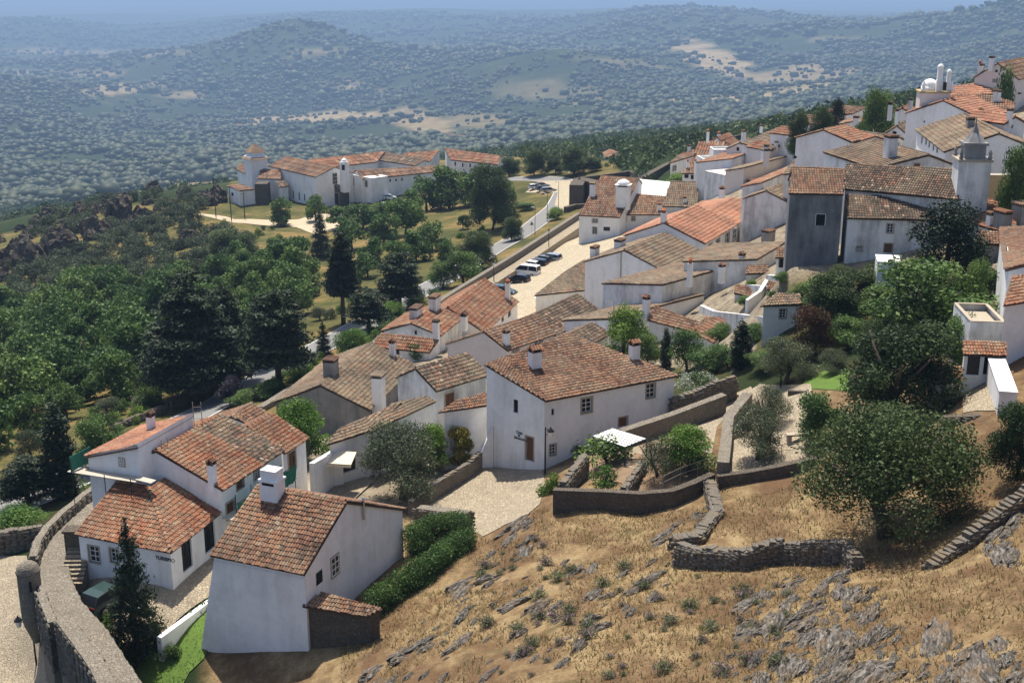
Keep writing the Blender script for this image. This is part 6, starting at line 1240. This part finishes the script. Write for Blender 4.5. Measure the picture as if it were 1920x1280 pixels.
lamp(926,527,2.6,'small lamp on the walkway beside the parked cars', z=-47.8); lamp(1029,463,2.6,'small lamp at the upper end of the walkway', z=-47.8)
for x, y, h, l in ((1003,441,6,'thin lamp mast beside the road, nearest'),(1026,417,6.5,'thin lamp mast beside the road, second'),(1047,396,7,'thin lamp mast beside the road, third'),(1070,371,6.5,'thin lamp mast beside the bastion')):
    p = hit(x, y); root = empty('lamp_mast', p); tag(root, l, 'lamp post'); m = MB(); m.tube([p-np.array([0, 0, .4]), p+np.array([0, 0, h])], [.08, .05], 6); m.build('pole', M['iron'], root); m = MB(); m.tube([p+np.array([0, 0, h-.05]), p+np.array([-.8, 0, h+.1])], [.05, .09], 5); m.build('lamp_head', M['lamp'], root)
for x, y, h, l in ((405,406,12,'tallest telegraph pole before the boulders'),(434,413,9.5,'telegraph pole before the white hut'),(459,408,7,'telegraph pole against the wall of the white hut')):
    p = hit(x, y); root = empty('telegraph_pole', p); tag(root, l, 'pole'); m = MB(); m.tube([p-np.array([0, 0, .4]), p+np.array([0, 0, h])], [.16, .10], 6); m.build('pole', M['bark'], root); m = MB(); m.box(p+np.array([-.6, -.05, h-.5]), (1.2, 0, 0), (0, .1, 0), (0, 0, .1)); m.build('crossarm', M['bark'], root)
def parking_sign():
    p = P(1097, 447, -48.05); root = empty('parking_sign', p); tag(root, 'blue parking sign before the white inn', 'sign'); m = MB(); m.tube([p, p+np.array([0, 0, 2.6])], .035, 6); m.build('pole', M['steel'], root)
    m = MB(); m.box(p+np.array([-.35, -.06, 1.9]), (.7, 0, 0), (0, .03, 0), (0, 0, .8)); m.build('plate', PAINT['blue'], root)
    cu = bpy.data.curves.new('t', 'FONT'); cu.body = 'P'; cu.size = .85; cu.extrude = .01; o = bpy.data.objects.new('t', cu); me_ = bpy.data.meshes.new_from_object(o); bpy.data.objects.remove(o); o = link('lettering', me_, root, M['frame']); o.location = (-.24, -.09, 2.0); o.rotation_euler.x = math.pi/2
parking_sign()
p = hit(997, 441); root = empty('road_sign', p); tag(root, 'triangular road sign seen from behind', 'sign'); m = MB(); m.tube([p, p+np.array([0, 0, 2.4])], .03, 6); m.build('pole', M['steel'], root); m = MB(); m.add([p+np.array(q) for q in ((-.45, .05, 2.2), (.45, .05, 2.2), (0, .05, 3.0), (-.45, .09, 2.2), (.45, .09, 2.2), (0, .09, 3.0))], [(0, 1, 2), (5, 4, 3), (0, 3, 4, 1), (1, 4, 5, 2), (2, 5, 3, 0)]); m.build('plate', M['steel'], root)
# scaffolding
def scaffold():
    A0, e, n, L = row[1][0]; root = empty('scaffolding', A0+n*1.1+np.array([0, 0, -38.4])); tag(root, 'tube scaffolding with green netting along the half dark roofed street house', 'scaffolding')
    K = 5
    for i in range(K):
        q = A0+n*1.15+e*(L*.98*i/(K-1)); m = MB(); m.tube([q+np.array([0, 0, float(gz(q[0], q[1]))]), q+np.array([0, 0, -33.6])], .03, 6); m.build('upright', M['iron'], root)
        m = MB(); m.tube([q+np.array([0, 0, -35.4]), q-n*1.1+np.array([0, 0, -35.4])], .025, 5); m.build('transom', M['iron'], root)
    for z in (-35.4, -34.3, -36.6): m = MB(); m.tube([A0+n*1.18+np.array([0, 0, z]), A0+n*1.18+e*L+np.array([0, 0, z])], .025, 5); m.build('ledger', M['iron'], root)
    for k in range(3): m = MB(); m.box(A0+n*(.2+.3*k)-e*.4+np.array([0, 0, -35.36]), e*(L*.9), n*.27, (0, 0, .05)); m.build('plank', M['plank'], root)
    for i in range(K-1):
        g = 8; V_ = []; 
        for a in range(g+1):
            s = L*.98*(i+a/g)/(K-1); sag = .16*math.sin(math.pi*a/g)
            for b in range(4): V_.append(A0+e*s+n*(1.22+.08*math.sin(a*1.9+b+i))+np.array([0, 0, -35.55+(1.35-sag)*b/3]))
        m = MB(); m.add(V_, [(a*4+b, a*4+b+1, (a+1)*4+b+1, (a+1)*4+b) for a in range(g) for b in range(3)]); m.build('netting', M['net'], root)
    A0, e, n, L = scf[1][0]; root = empty('scaffolding', A0+n*.7+np.array([0, 0, -33.2])); tag(root, 'scaffold platform of planks around the upper white house', 'scaffolding')
    for k in range(3): m = MB(); m.box(A0+n*(.1+.34*k)-e*.8+np.array([0, 0, -32.72+.03*k]), e*(L+1.8), n*.3, (0, 0, .05)); m.build('plank', M['plank'], root)
    for s in (0, L*.5, L+.6):
        q = A0+e*s+n*1.12; m = MB(); m.tube([q+np.array([0, 0, -35.6 if s > 0 else -33.6]), q+np.array([0, 0, -31.7 if s > L else -32.4])], .03, 6); m.build('upright', M['iron'], root)
    m = MB(); q = A0+e*(L+.65); m.box(q+n*1.1+np.array([0, 0, -32.6]), -n*2.2, e*.03, (0, 0, 1.1)); m.build('netting', M['net'], root)
    m = MB(); q = A0+n*.4-e*.3+np.array([0, 0, -32.5]); m.box(q, -e*1.4+n*.2, n*.6, (0, 0, .05)); m.build('plank', M['plank'], root)
    B0, e2, n2, L2 = scf[1][1]; root = empty('ladder_scaffold', B0+n2*.6+e2*2); tag(root, 'steel ladder frame between the two orange roofs', 'ladder')
    for s in (1.9, 2.6):
        q = B0+e2*s+n2*.5; m = MB(); m.tube([q+np.array([0, 0, -33.4]), q+np.array([0, 0, -30.6])], .025, 5); m.build('rail', M['steel'], root)
    for k in range(7): q = B0+e2*1.9+n2*.5+np.array([0, 0, -33.2+.38*k]); m = MB(); m.tube([q, q+e2*.7], .02, 5); m.build('rung', M['steel'], root)
    q = P(372, 800, -31.5); root = empty('ladder_scaffold', q); tag(root, 'scaffold ladder standing behind the roofs beside the cedar trunk', 'ladder')
    for dx in (-.3, .3): m = MB(); m.tube([q+np.array([dx, 0, -2]), q+np.array([dx, 0, 1.9])], .03, 5); m.build('rail', M['steel'], root)
    for k in range(8): m = MB(); m.tube([q+np.array([-.3, 0, -1.6+.45*k]), q+np.array([.3, 0, -1.6+.45*k])], .02, 5); m.build('rung', M['steel'], root)
scaffold()
def awning():
    a = P(621, 845, -35.6); b = P(668, 848, -35.6); u = U3(b-a); n = np.array([u[1], -u[0], 0]); n = n if n[1] < 0 else -n; root = empty('awning', (a+b)/2); tag(root, 'cream canvas awning over the shop front', 'awning'); L = np.linalg.norm(b-a)
    m = MB(); m.add([a-n*.1, b-n*.1, b+n*1.5-np.array([0, 0, .45]), a+n*1.5-np.array([0, 0, .45]), b+n*1.5-np.array([0, 0, .7]), a+n*1.5-np.array([0, 0, .7])], [(0, 1, 2, 3), (3, 2, 4, 5)]); m.build('canvas', plain('cream_canvas', (.72, .62, .46), .9), root)
    m = MB(); m.tube([a+n*1.5-np.array([0, 0, .45]), b+n*1.5-np.array([0, 0, .45])], .03, 5); m.tube([a, a+n*1.5-np.array([0, 0, .45])], .02, 5); m.tube([b, b+n*1.5-np.array([0, 0, .45])], .02, 5); m.build('frame', M['steel'], root)
awning()
for x, y, s, l in ((975, 862, .55, 'terracotta pot of pink flowers left of the brown door'), (1002, 876, .42, 'small terracotta pot at the house corner')):
    p = P(x, y, -37.3); root = empty('flower_pot', p); tag(root, l, 'flower pot'); m = MB(); m.lathe(p, [(s*.35, 0), (s*.5, s*.7), (s*.55, s*.72), (s*.55, s*.85)], 12); m.build('pot', M['terra'], root)
    V_, Q_, R_ = leaves([(0, 0, s*1.2, s*.6, s*.6, s*.45)], 400, .14, 5); o = link('flowers', quads_np('flowers', V_, Q_, LEAF['plum'] if s < .5 else LEAF['lav'], R_), root)
p = P(299, 1096, -38.0); root = empty('litter_bin', p); tag(root, 'red bin with white lid at the wall of the tourist office', 'bin'); m = MB(); m.lathe(p, [(.22, 0), (.26, .7)], 12); m.build('body', M['terra'], root); m = MB(); m.lathe(p+np.array([0, 0, .7]), [(.28, 0), (.28, .12), (.15, .3)], 12); m.build('lid', M['frame'], root)
def pergola():
    q = [P(1112, 818, -32.5), P(1150, 803, -32.3), P(1213, 822, -32.3), P(1172, 838, -32.5)]; root = empty('pergola', (q[0]+q[2])/2-np.array([0, 0, 2])); tag(root, 'garden pergola roofed with white corrugated sheets', 'pergola')
    for k in range(6):
        t0, t1 = k/6, (k+.72)/6; a, b = q[0]+(q[1]-q[0])*t0, q[3]+(q[2]-q[3])*t0; c, d = q[0]+(q[1]-q[0])*t1, q[3]+(q[2]-q[3])*t1; m = MB(); m.box(a, b-a, c-a, (0, 0, .05)); m.build('roof_sheet', M['frame'], root)
    for p in q: m = MB(); m.tube([p-np.array([0, 0, 2.4]), p], .05, 6); m.build('post', M['bark'], root)
pergola()
for x, y, l in ((1022, 557, 'white restaurant parasol at the plaza corner'), (1052, 552, 'middle white parasol of the restaurant terrace'), (1080, 549, 'white parasol with red print beside the gabled house')):
    p = P(x, y, -46.2); root = empty('parasol', p-np.array([0, 0, 2.2])); tag(root, l, 'parasol'); m = MB(); m.lathe(p, [(1.7, 0), (1.68, .06), (.06, .55)], 8); m.build('canopy', M['frame'], root); m = MB(); m.tube([p-np.array([0, 0, 2.2]), p+np.array([0, 0, .5])], .03, 6); m.build('pole', M['steel'], root)
def railing(pl, label, h=.9, mat='steel'):
    q = resample(np.array([P(*a) for a in pl]), .6); root = empty('handrail', q[0]); tag(root, label, 'railing')
    for p in q[::2]: m = MB(); m.tube([p-np.array([0, 0, .3]), p+np.array([0, 0, h])], .022, 5); m.build('post', M[mat], root)
    for k in (.5, 1): m = MB(); m.tube([p+np.array([0, 0, h*k]) for p in q], .022, 5); m.build('rail', M[mat], root)
railing([(1244,915,-32.9),(1275,900,-32.6),(1340,878,-31.9)], 'metal handrail above the curved retaining wall')
railing([(1440,868,-31.1),(1465,856,-31),(1512,852,-30.6)], 'metal handrail at the terrace edge under the olive tree')
railing([(362,407,-64),(400,413,-63.9),(430,417,-63.7)], 'wooden fence along the convent track', .9, 'bark')
p = hit(1375, 822); root = empty('stone_basin', p); tag(root, 'square stone basin on the cobbled terrace', 'basin'); m = MB(); m.cbox(p, .1, .9, .8, p[2]-.1, p[2]+.45); m.build('body', M['granite'], root); m = MB(); m.cbox(p, .1, .65, .55, p[2]+.40, p[2]+.462); m.build('hollow', M['black'], root)
p = hit(1495, 826); root = empty('stone_bench', p); tag(root, 'stone bench in the shade on the terrace', 'bench'); m = MB(); m.cbox(p, .1, 1.7, .5, p[2]+.42, p[2]+.54); m.build('seat', M['granite'], root)
for s in (-.6, .6): m = MB(); m.cbox((p[0]+s, p[1]+s*.1), .1, .25, .42, p[2]-.1, p[2]+.42); m.build('leg', M['granite'], root)
p = P(1856, 705, -25.3); root = empty('air_conditioner', p); tag(root, 'grey air conditioner unit in the tiled shelter', 'air conditioner'); p = p+np.array([0, -.35, 0]); m = MB(); m.cbox(p, 0, .95, .4, p[2], p[2]+.9); m.build('casing', M['rim'], root); m = MB(); v = [(p[0]+.33*math.cos(a), p[1]-.21, p[2]+.45+.33*math.sin(a)) for a in np.linspace(0, 6.283, 19)[:-1]]; m.add(v, [tuple(range(18))]); m.build('fan_grille', M['black'], root)
a0, e0, n0, l0 = h20[1][1]
for px, y0, y1 in ((1165, 472, 545),):
    d = ray(px, y0); q = d*((a0@n0)/(d@n0)); d = ray(px, y1); r_ = d*((a0@n0)/(d@n0)); m = MB(); m.tube([q+n0*.06, np.array([q[0], q[1], r_[2]])+n0*.06], .07, 6); m.build('drainpipe', M['steel'], h20[0])
# vent pipe on the nearest house
A0, e, n, L = near[1][1]; d = ray(679, 962); q = d*((A0@n)/(d@n))+n*.12; m = MB(); m.tube([q-np.array([0, 0, .4]), q+np.array([0, 0, .9])], .07, 8); m.lathe(q+np.array([0, 0, .95]), [(.14, 0), (.05, .14)], 8); m.build('flue', M['rim'], near[0])
for px, py, z, h, l in ((1150,598,-36.2,2.2,'thin television aerial above the mossy roof'),(1357,520,-33,2.4,'aerial on the row of little chimneys'),(735,667,-38,2.6,'aerial beside the chimney of the big brown roof'),(1700,212,-20.2,3,'aerial on the orange roof beside the church tree'),(1590,262,-21.4,2.6,'aerial on the broad white gable house'),(1010,648,-30.6,2.2,'aerial beside the chimney of the large white house')):
    p = P(px, py, z); root = empty('aerial', p); tag(root, l, 'aerial'); m = MB(); m.tube([p-np.array([0, 0, .8]), p+np.array([0, 0, h])], .022, 5); m.build('mast', M['steel'], root)
    for k in range(5): m = MB(); q = p+np.array([-.5+.24*k, .1*k, h-.12]); m.tube([q-np.array([.05, .32-.04*k, 0]), q+np.array([.05, .32-.04*k, 0])], .012, 4); m.build('element', M['steel'], root)
    m = MB(); m.tube([p+np.array([-.55, -.02, h-.12]), p+np.array([.55, .42, h-.12])], .014, 4); m.build('boom', M['steel'], root)
# ------------------------------------------------------------------ haze: the air between here and the hills
hm = bpy.data.materials.new('haze_air'); hm.use_nodes = True; t = hm.node_tree; t.nodes.remove(t.nodes['Principled BSDF']); pv = t.nodes.new('ShaderNodeVolumePrincipled')
pv.inputs['Color'].default_value = (.36, .53, .78, 1); pv.inputs['Density'].default_value = HAZE; pv.inputs['Anisotropy'].default_value = .1; pv.inputs['Density Attribute'].default_value = ''
t.links.new(pv.outputs[0], t.nodes['Material Output'].inputs['Volume'])
mb = MB(); zlo = float(GZ.min())-1.5; mb.box((-36000, -300, zlo), (72000, 0, 0), (0, 53500, 0), (0, 0, 14-zlo)); hz = mb.build('haze', hm); tag(hz, 'blue summer haze filling the valley air', 'haze', kind='stuff')
